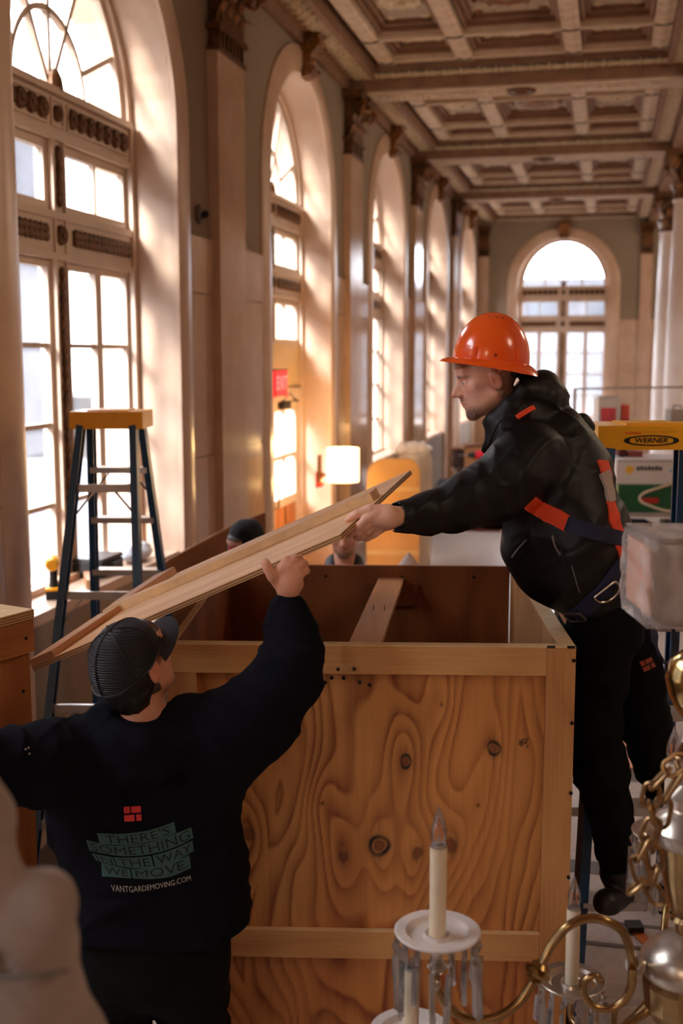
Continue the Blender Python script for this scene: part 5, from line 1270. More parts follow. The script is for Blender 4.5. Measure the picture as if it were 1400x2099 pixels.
prop('green_case', 'wide green plastic case with red strip on the trolley', 'case', 1322, 1010, vs, (wS * .86, .5, hg), M_GREEN, z0=z1 + .001, extra=gprint)
hw_ = P(1300, 936, vs)[2] - z1 - hg
M_SUN = mat('yellow_ink', (236, 184, 60), rough=.7, var=0); M_CYAN = mat('cyan_ink', (120, 186, 214), rough=.7, var=0); M_GREYI = mat('grey_ink', (72, 66, 66), rough=.7, var=0)
def wprint(tt, w, d, h):
    y = -d / 2 - .002; th2 = np.linspace(0, 2 * math.pi, 18, endpoint=False)
    tt.part('sun_mark', MB().add([(-w * .33 + .03 * math.cos(q), y, h * .58 + .03 * math.sin(q)) for q in th2], [tuple(range(18))[::-1]]), M_SUN)
    for k_ in range(7): tt.part('grey_print', MB().b6(-w * .24 + k_ * .026, -w * .24 + k_ * .026 + .021, y, y + .001, h * .55, h * .55 + .026 + .004 * (k_ % 2)), M_GREYI)
    for k_ in range(6): tt.part('blue_print', MB().b6(w * .2 + k_ * .022, w * .2 + k_ * .022 + .017, y, y + .001, h * .47, h * .47 + .024), M_CYAN if k_ < 4 else M_GREYI)
    tt.part('lid_seam', MB().b6(-w / 2 - .002, w / 2 + .002, -d / 2 - .002, d / 2 + .002, h * .9, h * .92), M_GREYI)
prop('white_box', 'long white carton with yellow sun mark on top of the green case', 'box', 1325, 955, vs, (wS * .9, .45, hw_), M_WHITE, z0=z1 + hg + .002, extra=wprint)
prop('maroon_box', 'small maroon box on the white carton', 'box', 1272, 925, vs, (.05, .12, .075), M_MAROON, z0=z1 + hg + hw_ + .004, extra=lambda tt, w, d, h: tt.part('lid', MB().b6(-w / 2 - .003, w / 2 + .003, -d / 2 - .003, d / 2 + .003, h - .012, h + .004), M_MAROON))
prop('red_box', 'flat dull red box next to the maroon one on the white carton', 'box', 1298, 925, vs, (.1, .14, .035), mat('dull_red', (150, 66, 60), rough=.6), z0=z1 + hg + hw_ + .004, extra=lambda tt, w, d, h: tt.part('lid', MB().b6(-w / 2 - .003, w / 2 + .003, -d / 2 - .003, d / 2 + .003, h - .01, h + .004), MATS['dull_red']))
for px, w, m, lab in ((1310, .14, M_NAVY, 'dark blue grey tool roll on the lower trolley shelf'), (1375, .1, M_BLK, 'black tool pouch on the lower trolley shelf')):
    prop('tool_pouch', lab, 'tool pouch', px, 1062, vs - .1, (w, .2, (z1 - z2) * .6), m, z0=z2 - .019, extra=lambda tt, w, d, h: tt.part('strap', MB().b6(-w / 2 - .002, w / 2 + .002, -d / 2 - .003, d / 2, h * .4, h * .6), M_ALU))
pts = [P(1396, 986, 7.86), P(1350, 1000, 7.84), P(1318, 1012, 7.82), P(1312, 1025, 7.82), P(1330, 1036, 7.8), P(1370, 1048, 7.78), P(1398, 1040, 7.78)]
hose = T('cream_hose', 'cream hose looped over the front of the green case', 'hose', tuple(pts[0]), 'c'); hose.part('tube', MB().tube(smooth_path(pts, 6), .010, 8), mat('cream_rubber', (206, 186, 160), rough=.5), smooth=True); hose.part('end_ferrule', MB().tube([pts[-1], pts[-1] + np.array([.04, 0, .004])], .012, 8), M_ALU)
# pink and white packets above, on a shelf rack further back
vr = 10.5
zr = P(1240, 868, vr)[2]
rk = T('shelf_rack', 'light steel rack behind the trolley holding red and white packets', 'rack', (P(1300, 868, vr)[0], vr, 0), local=True)
for z in (.3, 1.0, zr): rk.part('shelf', MB().b6(-.5, .7, -.25, .25, z - .025, z), M_ALU)
for sx in (-.5, .7):
    for sy in (-.25, .25): rk.part('post', MB().b6(sx - .015, sx + .015, sy - .015, sy + .015, 0, zr - .026), M_ALU)
rl = T('metal_rail', 'thin pale metal rail on two posts above the red and white packets', 'rail', (P(1300, 868, vr)[0], vr + .5, 0), local=True)
rl.part('bar', MB().bar((-.45, 0, zr + .3), (.7, 0, zr + .32), .02, .02), M_ALU)
for x in (-.45, .7): rl.part('post', MB().b6(x - .015, x + .015, -.015, .015, 0, zr + .31), M_ALU)
def pinkp(tt, w, d, h): tt.part('printed_panel', MB().b6(-w * .38, w * .3, -d / 2 - .003, -d / 2 - .001, h * .08, h * .62), mat('pink_red_print', (240, 92, 100), rough=.6)); tt.part('flap', MB().box((0, 0, h + .01), (w * 1.1, d * 1.05, .01), _rot('Y', .06)), M_WHITE)
prop('packet_box', 'white box with pink red panel on the rack', 'box', 1244, 840, vr, (.2, .2, P(1240, 815, vr)[2] - zr), M_WHITE, z0=zr + .001, extra=pinkp)
prop('red_tin', 'narrow orange red tin beside the white box on the rack', 'tin', 1279, 845, vr, (.07, .12, .17), mat('orange_red', (226, 92, 66), rough=.5), z0=zr + .001, extra=lambda tt, w, d, h: tt.part('base_band', MB().b6(-w / 2 - .002, w / 2 + .002, -d / 2 - .002, d / 2 + .002, 0, h * .25), M_RED))
prop('grey_case', 'grey case at the right end of the rack', 'case', 1388, 845, vr, (.16, .2, .13), mat('grey_case', (176, 164, 152), rough=.6), z0=zr + .001, extra=lambda tt, w, d, h: tt.part('handle', MB().tube([(-.04, 0, h), (-.04, 0, h + .03), (.04, 0, h + .03), (.04, 0, h)], .006, 6), M_BLK))
# cardboard sheets on the floor seen between the man's legs
for (px, py, w, d, lab, m) in ((1262, 1485, .34, .62, 'long card sheet lying on the floor behind the ladder', 'floor_card'), (1290, 1545, .75, .55, 'wide pinkish card sheet on the floor nearest the ladder', 'floor_card'), (1310, 1445, .42, .5, 'square card sheet on the floor beyond the other two', 'floor_card')):
    q = Pz(px, py, 0.0); tt = T('floor_card', lab, 'card sheet', (q[0], q[1], .004), local=True, rz=.05)
    tt.part('sheet', MB().b6(-w / 2, w / 2, -d / 2, d / 2, 0, .006), mat('floor_card', (206, 150, 122), rough=.8, var=.05)); tt.part('edge_fold', MB().b6(-w / 2, w / 2, d / 2 - .03, d / 2, .006, .009), MATS['floor_card'])
# long orange strap on the floor
pts = [Pz(1300, 1900, .02), Pz(1335, 1935, .02), Pz(1380, 1980, .02), Pz(1440, 2040, .02)]
st_ = T('floor_strap', 'flat orange ratchet strap lying on the floor behind the chandelier', 'strap', tuple(pts[0][:2]) + (.003,), 'c')
mb = MB()
for a, b in zip(pts[:-1], pts[1:]): mb.bar((a[0], a[1], .008), (b[0], b[1], .008), .05, .006)
st_.part('webbing', mb, mat('orange_strap', (196, 100, 24), rough=.7)); st_.part('buckle', MB().box((pts[0][0], pts[0][1], .02), (.07, .07, .03)), M_BLK)
# ------------------------------------------------------------------ man in the hard hat, leaning over the open crate
M_JKT = mat('black_shell_fabric', (8, 7, 7), rough=.5, var=.12, scale=30, spec=.35, bump=.12, bscale=14, bdist=.02)
M_PANT = mat('black_work_trousers', (7, 7, 7), rough=.85, var=.1, scale=30, spec=.15, bump=.15, bscale=16, bdist=.02)
M_BOOT = mat('black_leather', (18, 16, 16), rough=.45, var=.1)
M_HAT = mat('orange_helmet_plastic', (252, 98, 28), rough=.2, var=.02, scale=8, coat=.4)
M_ORANGE = mat('orange_webbing', (240, 74, 26), rough=.7, var=.08, scale=60)
M_NAVYW = mat('navy_webbing', (24, 28, 62), rough=.75, var=.12, scale=60)
M_REFL = mat('grey_reflective_band', (176, 158, 148), rough=.5, var=.06)
q = P(1255, 1885, 3.72)
w1 = T('person', 'man in orange hard hat and black jacket leaning over the crate holding the lid end', 'person', (q[0], q[1], 0))
OB = w1.base
VH = 3.72
hd = Head(P(1004, 780, VH), orient((-.975, -.02, -.215), (-.215, 0, .975)), .98)
# body: one skin with head, neck, trunk, arms and hands, legs
b = Field(); hd.field(b)
b.chain(PP([(1062, 860, VH, .055), (1100, 930, VH, .12), (1135, 1030, VH, .135), (1185, 1150, VH, .13), (1225, 1235, VH, .13)]), k=.05)
b.cap(P(1090, 935, 3.60), P(1090, 935, 3.86), .075, .075, .05)
b.chain(PP([(1090, 945, 3.58, .06), (1000, 1008, 3.5, .05), (940, 1036, 3.46, .044), (880, 1050, 3.42, .038), (812, 1059, 3.34, .026)]), k=.03)
b.chain(PP([(1090, 940, 3.86, .06), (1010, 1030, 3.92, .045), (930, 1052, 3.88, .036), (868, 1062, 3.82, .026), (842, 1064, 3.78, .028)]), k=.03)
b.chain(PP([(1232, 1280, 3.66, .085), (1222, 1470, 3.66, .06), (1236, 1580, 3.68, .055), (1258, 1720, 3.7, .042), (1260, 1800, 3.71, .04)]), k=.03)
b.chain(PP([(1270, 1290, 3.84, .085), (1318, 1470, 3.82, .06), (1362, 1610, 3.86, .05), (1388, 1735, 3.88, .04)]), k=.03)
# left hand on the lid: palm and five fingers
v = 3.31
b.chain(PP([(812, 1058, v + .02, .026), (795, 1060, v, .030), (770, 1062, v - .005, .026)]), k=.02); b.cap(P(792, 1049, v), P(766, 1046, v), .020, .017, .015); b.cap(P(795, 1072, v + .015), P(774, 1080, v + .02), .021, .016, .015)
def fing(l, k=.006): b.chain(PP(l), k=k)
fing([(788, 1046, v - .006, .016), (758, 1043, v - .012, .0135), (732, 1053, v - .01, .0122), (719, 1061, v - .006, .0105), (711, 1066, v - .002, .0075)])
fing([(772, 1052, v - .016, .0135), (750, 1064, v - .024, .0125), (732, 1081, v - .02, .0112), (721, 1092, v - .014, .010), (715, 1097, v - .01, .0075)])
fing([(770, 1064, v - .006, .013), (748, 1079, v - .014, .012), (735, 1093, v - .006, .0108), (729, 1101, v + .004, .0085)])
fing([(774, 1075, v + .006, .0128), (755, 1088, v - .002, .0115), (742, 1100, v + .008, .0102), (736, 1104, v + .018, .008)])
fing([(782, 1085, v + .018, .0115), (766, 1096, v + .012, .0102), (753, 1103, v + .02, .0092), (747, 1105, v + .03, .007)])
v = 3.76
for dy, dv in ((0, 0), (7, .02), (14, .035), (20, .05)): fing([(850, 1052 + dy, v + dv, .012), (832, 1052 + dy, v + dv, .011), (820, 1060 + dy, v + dv + .01, .009)])
fing([(850, 1050, v - .01, .013), (830, 1040, v - .01, .010)])
me = b.mesh('body', M_SKIN, .0036, OB, color=lambda p: hd.color(p, (238, 184, 158), ((104, 78, 66), .55), .8, (66, 44, 34), .06, -.06)); w1.raw('body', me)
# trousers
tr = Field()
tr.cap(P(1222, 1215, VH - .03), P(1238, 1270, VH), .12, .13, .05, '+', ((0, 1, 0), 1.25))
wr = lambda a, f, ph: (a, f, (.3, .5, 1), ph)
tr.chain(PP([(1240, 1282, 3.655, .098), (1226, 1380, 3.65, .088), (1219, 1475, 3.65, .078), (1232, 1580, 3.665, .080), (1252, 1680, 3.685, .066)]), k=.05, wr=wr(.012, 30, .4))
tr.chain(PP([(1252, 1680, 3.685, .066), (1262, 1720, 3.69, .062), (1264, 1770, 3.70, .056)]), k=.03, wr=(.014, 70, (.2, .4, 1), 1.0))
tr.chain(PP([(1272, 1295, 3.84, .105), (1300, 1390, 3.82, .09), (1320, 1470, 3.81, .080), (1348, 1560, 3.83, .068), (1368, 1640, 3.86, .062), (1388, 1728, 3.88, .056)]), k=.05, wr=wr(.012, 30, 2.0))
tr.post.append(soft(.004, 22)); tr.post.append(crease(.007, 19, 2.0))
w1.raw('trousers', tr.mesh('trousers', M_PANT, .0075, OB))
for nm, ank, toe, vv in (('boot', (1262, 1790), (1244, 1866), 3.68), ('boot', (1388, 1742), (1374, 1818), 3.86)):
    bt = Field(); a = P(*ank, vv + .02); t = P(*toe, vv - .07); hl = P(ank[0] + 12, toe[1] - 2, vv + .03)
    bt.cap(a + np.array([0, 0, .05]), a, .052, .05, .02); bt.cap(a, hl + np.array([0, 0, .03]), .05, .04, .02); bt.cap(hl + np.array([0, 0, .03]), t + np.array([0, 0, .03]), .042, .044, .02); bt.cap(hl + np.array([0, 0, .05]), t + np.array([0, -.0, .02]), .03, .04, .02)
    bt.cut((0, 0, -1), -(t[2] - .002), .004)
    w1.raw(nm, bt.mesh(nm, M_BOOT, .006, OB))
# jacket
jk = Field(); sv = ((0, 1, 0), 1.28)
jk.chain(PP([(1086, 900, VH, .095), (1100, 940, VH, .135), (1138, 1020, VH, .164), (1166, 1095, VH, .181), (1184, 1150, VH, .172), (1203, 1205, VH, .138)]), k=.06, sq=sv, wr=(.010, 24, (.6, .3, .8), .3))
jk.cap(P(1080, 1130, VH - .03), P(1110, 1190, VH - .02), .075, .07, .06, '+', ((0, 1, 0), 1.3))
jk.cap(P(1150, 880, VH), P(1190, 960, VH), .075, .10, .06, '+', ((0, 1, 0), 1.5))
jk.chain(PP([(1088, 935, 3.575, .105), (1050, 975, 3.53, .102), (1000, 1008, 3.50, .091), (945, 1035, 3.46, .074), (880, 1050, 3.42, .058), (828, 1059, 3.37, .047)]), k=.04, wr=(.010, 34, (.3, .8, .6), .9))
jk.cap(P(836, 1058, 3.375), P(815, 1060, 3.35), .0465, .0475, .01)
jk.chain(PP([(1088, 935, 3.87, .10), (1010, 1028, 3.93, .08), (930, 1052, 3.88, .06), (885, 1058, 3.84, .048)]), k=.05)
# collar and rolled hood
jk.chain(PP([(1000, 905, VH - .02, .038), (1035, 880, VH - .03, .075), (1075, 845, VH, .085), (1098, 815, VH, .070)]), k=.04, sq=((0, 1, 0), 1.15))
for s in (-1, 1): jk.chain(PP([(986, 872, VH + s * .05, .016), (1010, 862, VH + s * .075, .020), (1045, 832, VH + s * .092, .024), (1078, 800, VH + s * .085, .026), (1106, 786, VH + s * .04, .034)]), k=.02)
jk.chain(PP([(1098, 800, VH - .07, .03), (1118, 795, VH - .03, .042), (1120, 795, VH + .03, .042), (1100, 800, VH + .07, .03)]), k=.03)
jk.chain(PP([(1124, 815, VH - .06, .032), (1130, 818, VH, .042), (1124, 815, VH + .06, .032)]), k=.03)
jk.cap(hd.w(0, .03, -.08), hd.w(0, .055, -.15), .060, .068, .012, '-'); jk.cap(hd.w(0, -.02, -.03), hd.w(0, -.045, -.16), .064, .066, .012, '-')
ct = P(812, 1060, 3.345); dv_ = P(812, 1060, 3.345) - P(836, 1058, 3.38); dv_ /= np.linalg.norm(dv_)
jk.cap(ct - dv_ * .012, ct + dv_ * .06, .038, .04, .004, '-')
jk.cut(dv_, float(dv_ @ (P(806, 1060, 3.34))), .004, lo=ct - .09, hi=ct + .09)
# hem
hm0, hm1 = P(1088, 1214, VH), P(1190, 1262, VH); hn = np.array([-(hm1 - hm0)[2], 0, (hm1 - hm0)[0]]); hn = -hn / np.linalg.norm(hn) * 1.0
if hn[2] > 0: hn = -hn
jk.cut(hn, float(hn @ hm1) + .012, .015, lo=P(1000, 1300, VH) - .4, hi=P(1320, 1140, VH) + np.array([.3, .4, .1]))
jk.post.append(soft(.005, 24, .5)); jk.post.append(crease(.009, 17, 1.0)); jk.post.append(crease(.004, 37, 4.0))
w1.raw('jacket', jk.mesh('jacket', M_JKT, .0055, OB))
JT = tree_of(jk); TT = tree_of(tr)
def seam(pix, r=.0016, m=None, name='seam'):
    pts = []
    for x, y in smooth_path(np.array(pix, float), 8):
        h = ray_hit(x, y, [JT, TT])
        if h is not None: pts.append(np.array(h[0]) + np.array(h[1]) * r * .5)
    if len(pts) > 3:
        p = np.array(pts)
        for _ in range(3): p[1:-1] = .25 * p[:-2] + .5 * p[1:-1] + .25 * p[2:]
        w1.part(name, MB().tube(p, r, 6), m or mat('zip_grey', (120, 112, 106), rough=.35, var=.05), smooth=True)
seam([(1132, 1098), (1138, 1118), (1150, 1138)], .004, None, 'pocket_zip'); seam([(1140, 1096), (1148, 1116), (1154, 1140), (1156, 1158)], .003, M_BLK, 'pocket_flap')
seam([(1080, 1106), (1062, 1126), (1050, 1142)], .003, None, 'pocket_zip'); seam([(1028, 860), (1012, 885), (1000, 918)], .003, M_BLK, 'front_zip')
seam([(1172, 1160), (1182, 1195), (1188, 1214)], .002, None, 'seam')
# harness webbing
def web(pix, w, m, nm='harness_strap', lift=.004, lab=None):
    mb, c, n = strap(pix, w, [JT, TT], lift); o = w1.part(nm, mb, m, smooth=True)
    if lab: o['label'] = lab
    return o, c, n
web([(1060, 857), (1076, 846), (1094, 836)], .016, M_ORANGE)
web([(1234, 945), (1240, 962), (1246, 985)], .05, M_ORANGE, lab='orange harness strap over the back')
web([(1238, 968), (1246, 1000), (1252, 1028)], .048, M_REFL, 'reflective_band', lift=.0075)
web([(1250, 1025), (1260, 1070), (1274, 1120), (1286, 1160), (1294, 1184)], .05, M_ORANGE)
web([(1086, 1030), (1110, 1046), (1140, 1060), (1168, 1076)], .05, M_ORANGE, lab='orange harness strap across the side')
web([(1162, 1072), (1200, 1086), (1250, 1100), (1300, 1112)], .048, M_NAVYW, lift=.0065, lab='navy harness strap')
web([(1285, 1140), (1262, 1172), (1238, 1206), (1210, 1236), (1180, 1264)], .056, M_NAVYW, lift=.006, lab='navy waist strap')
web([(1330, 1250), (1338, 1300), (1350, 1350)], .05, M_NAVYW)
def ring_at(px, py, r, m, nm, rot, sq=1.0, rad=.0038, dshape=False):
    h = ray_hit(px, py, [JT, TT])
    if h is None: return
    c = np.array(h[0]) + np.array(h[1]) * .014; n = np.array(h[1]); o = P(px + 10, py, 3.7) - P(px, py, 3.7); a = o / np.linalg.norm(o); a -= n * (a @ n); a /= np.linalg.norm(a); bb_ = np.cross(n, a); pts = []
    for t in np.linspace(0, 2 * math.pi, 28, endpoint=False):
        x, y = math.cos(t), math.sin(t)
        if dshape: y = max(y, -.45); 
        else: x = math.copysign(abs(x) ** .35, x) * .9; y = math.copysign(abs(y) ** .35, y) * .9
        xr, yr = x * math.cos(rot) - y * sq * math.sin(rot), x * math.sin(rot) + y * sq * math.cos(rot); pts.append(c + r * (a * xr + bb_ * yr))
    w1.part(nm, MB().tube(pts, rad, 8, closed=True), m, smooth=True)
M_STEEL = mat('brushed_steel', (186, 176, 166), rough=.28, metal=.95, var=.06)
ring_at(1240, 1208, .042, M_STEEL, 'd_ring', -2.45, .9, .0042, True); ring_at(1181, 1258, .034, mat('dark_steel', (92, 84, 78), rough=.4, metal=.8), 'buckle', .75, .7, .005); ring_at(1290, 1192, .03, M_STEEL, 'buckle', .2, .75, .0045)
# hanging navy strap ends and the back pad
for pts in ([(1322, 1276, 3.78), (1330, 1318, 3.79), (1352, 1352, 3.8), (1376, 1356, 3.82), (1384, 1320, 3.84), (1378, 1280, 3.84)],):
    pp = smooth_path([P(*q_) for q_ in pts], 8); mb = MB()
    for a_, b_ in zip(pp[:-1], pp[1:]): mb.bar(a_, b_ + (b_ - a_) * .05, .004, .045, (0, 1, 0))
    o = w1.part('leg_strap', mb, M_NAVYW); o['label'] = 'loose navy leg strap'
pd = Field(); pd.chain(PP([(1168, 862, VH - .02, .018), (1192, 866, VH - .02, .026), (1205, 876, VH - .02, .024)]), k=.02); w1.raw('back_pad', pd.mesh('back_pad', M_BLK, .005, OB))
# printed mark of four red bricks
def bricks(cx, cy, s, rot, trees, m, parent, off, nm='printed_mark'):
    cells = [(-.5, -.14, .06, .5), (-.06, .5, .06, .5), (-.5, .1, -.5, -.06), (.2, .5, -.5, -.06)]
    for x0_, x1_, y0_, y1_ in cells:
        V = []
        for j in range(4):
            for i_ in range(4):
                x = (x0_ + (x1_ - x0_) * i_ / 3) * s; y = -(y0_ + (y1_ - y0_) * j / 3) * s * .86; px = cx + x * math.cos(rot) - y * math.sin(rot); py = cy + x * math.sin(rot) + y * math.cos(rot)
                h = ray_hit(px, py, trees)
                if h is None: break
                V.append(np.array(h[0]) + np.array(h[1]) * .0022)
        if len(V) == 16: parent.part(nm, MB().add(V, [(j * 4 + i_, j * 4 + i_ + 1, j * 4 + i_ + 5, j * 4 + i_ + 4) for j in range(3) for i_ in range(3)]), m)
bricks(1327, 1362, 26, -.45, [TT], mat('rust_print', (150, 66, 34), rough=.7, var=0), w1, OB)
# hard hat: shell, brim, vents, ridge, slot plates, suspension
HO = P(1006, 742, VH); HR = orient((-.992, -.02, .105), (.105, 0, .992))
def hl_(p): return HO + HR @ np.array(p)
def dome(a, e):   # azimuth, elevation 0..1
    rx, ry, h_ = .108, .1235, .152; el = e * math.pi / 2; r = math.cos(el) ** .94; x = rx * r * math.cos(a); y = ry * r * math.sin(a); z = h_ * math.sin(el)
    rg = math.exp(-(x / .028) ** 2) * .006 * (1 if e > .25 else e * 4); k = 1 + rg / .12
    return np.array([x * (1 + .0), y, z + rg])
sh = MB().grid(lambda u_, v_: hl_(dome(2 * math.pi * u_, v_ * .999)), 72, 26)
hat = w1.part('hard_hat', sh, M_HAT, smooth=True, label='glossy orange full brim hard hat')
def brim(u_, v_):
    a = 2 * math.pi * u_; x0, y0 = .108 * math.cos(a), .1235 * math.sin(a); e = .036 + .006 * math.sin(a) ** 2; k = v_ if v_ < .5 else 1 - v_; k *= 2
    n = np.array([x0 / .108, y0 / .1235]); n /= np.linalg.norm(n); z = .004 - .020 * k ** 1.4 - (.004 if v_ >= .5 else 0) - .012 * k * max(0, -math.sin(a)) + .006 * k * max(0, math.sin(a))
    return hl_((x0 + n[0] * e * k, y0 + n[1] * e * k, z))
def hp(nm, mb, m, sm=True): link(nm, mb.mesh(nm, m, sm, OB), hat)
hp('brim', MB().grid(brim, 72, 12), M_HAT)
hp('inner_shell', MB().grid(lambda u_, v_: hl_(dome(2 * math.pi * u_, v_ * .99) * np.array([.97, .97, .95]) + np.array([0, 0, -.004])), 40, 14), M_BLK)
def on_dome(a, e, lift=.001): p = dome(a, e); n = p / np.array([.108 ** 2, .1235 ** 2, .152 ** 2]); n /= np.linalg.norm(n); return hl_(p + n * lift), HR @ n
def patch(a0, a1, e0, e1, lift, m, nm):
    hp(nm, MB().grid(lambda u_, v_: on_dome(a0 + (a1 - a0) * u_, e0 + (e1 - e0) * v_, lift)[0], 6, 4), m)
left = math.pi  # wearer's left faces the camera
for a in (left - .55, left - .12, left + .30): patch(a - .09, a + .09, .735, .752, .0012, M_BLK, 'vent_slot')
for a0_, a1_ in ((left - .98, left - .55), (left + .55, left + .92)):
    mb = MB()
    g = lambda u_, v_, l: on_dome(a0_ + (a1_ - a0_) * u_, .05 + .13 * v_, l)[0]
    V = [g(i_ / 5, j / 3, .005) for j in range(4) for i_ in range(6)] + [g(i_ / 5, j / 3, -.002) for j in range(4) for i_ in range(6)]; F = [(j * 6 + i_, j * 6 + i_ + 1, j * 6 + i_ + 7, j * 6 + i_ + 6) for j in range(3) for i_ in range(5)]
    per = [i_ for i_ in range(6)] + [11, 17, 23] + [22, 21, 20, 19, 18] + [12, 6]; F += [(per[i_], per[(i_ + 1) % len(per)], per[(i_ + 1) % len(per)] + 24, per[i_] + 24) for i_ in range(len(per))]
    mb.add(V, F); hp('accessory_slot', mb, M_HAT, False)
patch(left - .06, left + .0, .07, .115, .0012, mat('hat_shadow_slot', (150, 44, 12), rough=.4), 'rivet_slot_shade')  # shade inside the slot painted as a darker orange patch
sb = MB().tube([hl_((.086 * math.cos(a), .104 * math.sin(a), -.028)) for a in np.linspace(-math.pi * .02 - 1.4 - 1.0, -1.57 + .9 + .2, 16)], .013, 8); hp('nape_strap', sb, M_BLK)
hp('ratchet_knob', MB().ell(hl_((0, -.112, -.034)), (.02, .02, .018), seg=12), M_BLK)
# ------------------------------------------------------------------ man in the cap, seen from behind, lifting the lid
M_HOOD = mat('navy_fleece', (14, 14, 23), rough=.95, var=.15, scale=40, bump=.25, bscale=220, bdist=.004, spec=.12)
M_CAPF = mat('charcoal_cap_cloth', (40, 35, 42), rough=.85, var=.08, scale=60)
M_HAIR = mat('black_hair', (22, 17, 16), rough=.6, var=.3, scale=120, bump=.6, bscale=260, stretch=(1, 1, .15), bdist=.004)
def cap_mesh_mat():
    m, nt, bb = _new('cap_mesh'); L = nt.links.new; tc = N(nt, 'ShaderNodeTexCoord'); wv = N(nt, 'ShaderNodeTexWave', bands_direction='Z'); wv.inputs['Scale'].default_value = 48; wv.inputs['Distortion'].default_value = .8; wv.inputs['Detail'].default_value = 0
    L(tc.outputs['Object'], wv.inputs['Vector']); mx = N(nt, 'ShaderNodeMix', data_type='RGBA'); mx.inputs['A'].default_value = lin(14, 14, 18); mx.inputs['B'].default_value = lin(36, 38, 46); L(wv.outputs['Fac'], mx.inputs['Factor'])
    L(mx.outputs['Result'], bb.inputs['Base Color']); bb.inputs['Roughness'].default_value = .5; bp = N(nt, 'ShaderNodeBump'); bp.inputs['Strength'].default_value = .8; bp.inputs['Distance'].default_value = .004; L(wv.outputs['Fac'], bp.inputs['Height']); L(bp.outputs[0], bb.inputs['Normal']); return m
M_CAPM = cap_mesh_mat()
V2 = 2.96
w2 = T('person', 'man in dark mesh cap and navy printed hoodie seen from behind lifting the lid', 'person', (P(300, 1800, V2)[0], V2 + .02, 0)); OB2 = w2.base
h2 = Head(P(275, 1370, V2), orient((.46, .76, .45), (-.30, -.30, .9)), 1.02)
b = Field(); h2.field(b)
TC = P(306, 1700, V2 + .02); 
b.chain([(P(285, 1475, V2, ), .058), (P(290, 1520, V2 + .02), .09), (P(300, 1640, V2 + .04), .13), (P(315, 1850, V2 + .04), .115), (P(318, 1950, V2 + .04), .11)], k=.05)
b.chain(PP([(300, 1540, V2, .06), (420, 1510, V2, .055), (505, 1475, V2 + .02, .052), (592, 1388, V2 + .06, .046), (597, 1300, V2 + .12, .038), (590, 1222, V2 + .17, .027)]), k=.03)
b.chain(PP([(300, 1540, V2, .06), (140, 1545, V2 - .1, .055), (-30, 1570, V2 - .20, .045), (-150, 1520, V2 - .22, .03)]), k=.03)
b.chain(PP([(-150, 1520, V2 - .22, .03), (-185, 1505, V2 - .22, .032)]), k=.02)
for dy in (-14, -4, 6, 14): b.chain(PP([(-185, 1505 + dy, V2 - .22, .0125), (-215, 1500 + dy, V2 - .21, .011), (-228, 1508 + dy, V2 - .19, .009)]), k=.006)
b.chain(PP([(-178, 1490, V2 - .23, .013), (-196, 1475, V2 - .24, .010)]), k=.008)
for s in (-1, 1): b.chain([((TC[0] + s * .1, V2 + .03, .95), .075), ((TC[0] + s * .12, V2 + .05, .5), .06), ((TC[0] + s * .13, V2 + .02, .1), .045), ((TC[0] + s * .135, V2 + .14, .04), .035)], k=.03)
# right hand: back of the hand towards us, thumb on the lid, fingers hooked under its edge
v = 3.10
b.chain(PP([(590, 1222, v + .01, .026), (591, 1200, v, .029)]), k=.02)
for x, y, r in ((577, 1168, .0165), (591, 1164, .0165), (604, 1170, .0155), (613, 1180, .014)): b.cap(P(588 + (x - 591) * .35, 1206, v), P(x, y, v - .004), .021, r, .014)
b.ell(P(598, 1196, v + .015), (.034, .018, .030), None, .012)
def fing2(l, k=.006): b.chain(PP(l), k=k)
fing2([(572, 1196, v, .018), (558, 1180, v - .012, .0155), (549, 1166, v - .016, .0132), (545, 1155, v - .014, .0118), (542, 1149, v - .010, .0085)])
fing2([(577, 1165, v - .006, .0142), (587, 1149, v + .000, .0128), (600, 1144, v + .028, .0115), (597, 1150, v + .05, .010)])
fing2([(591, 1160, v - .006, .0142), (603, 1147, v + .004, .0128), (613, 1146, v + .034, .0115), (608, 1153, v + .056, .010)])
fing2([(605, 1166, v - .004, .0135), (617, 1156, v + .010, .0122), (624, 1156, v + .04, .011), (617, 1162, v + .056, .0095)])
fing2([(614, 1178, v + .002, .0122), (624, 1171, v + .016, .0110), (628, 1170, v + .042, .0098), (621, 1174, v + .054, .0085)])
w2.raw('body', b.mesh('body', M_SKIN, .0042, OB2, color=lambda p: h2.color(p, (222, 160, 132), ((30, 22, 20), .9), .5, (40, 28, 24), .06, -.06)))
hr = Field()
hr.ell(h2.w(0, -.030, .005), np.array((.080, .082, .075)), h2.R, .02); hr.ell(h2.w(0, -.055, -.045), np.array((.062, .052, .055)), h2.R, .02)
for x in (-1, 1): hr.ell(h2.w(x * .085, -.004, .0), np.array((.03, .026, .042)), h2.R, .006, '-')
hr.post.append(crease(.005, 90, .3)); w2.raw('hair', hr.mesh('hair', M_HAIR, .0045, OB2))
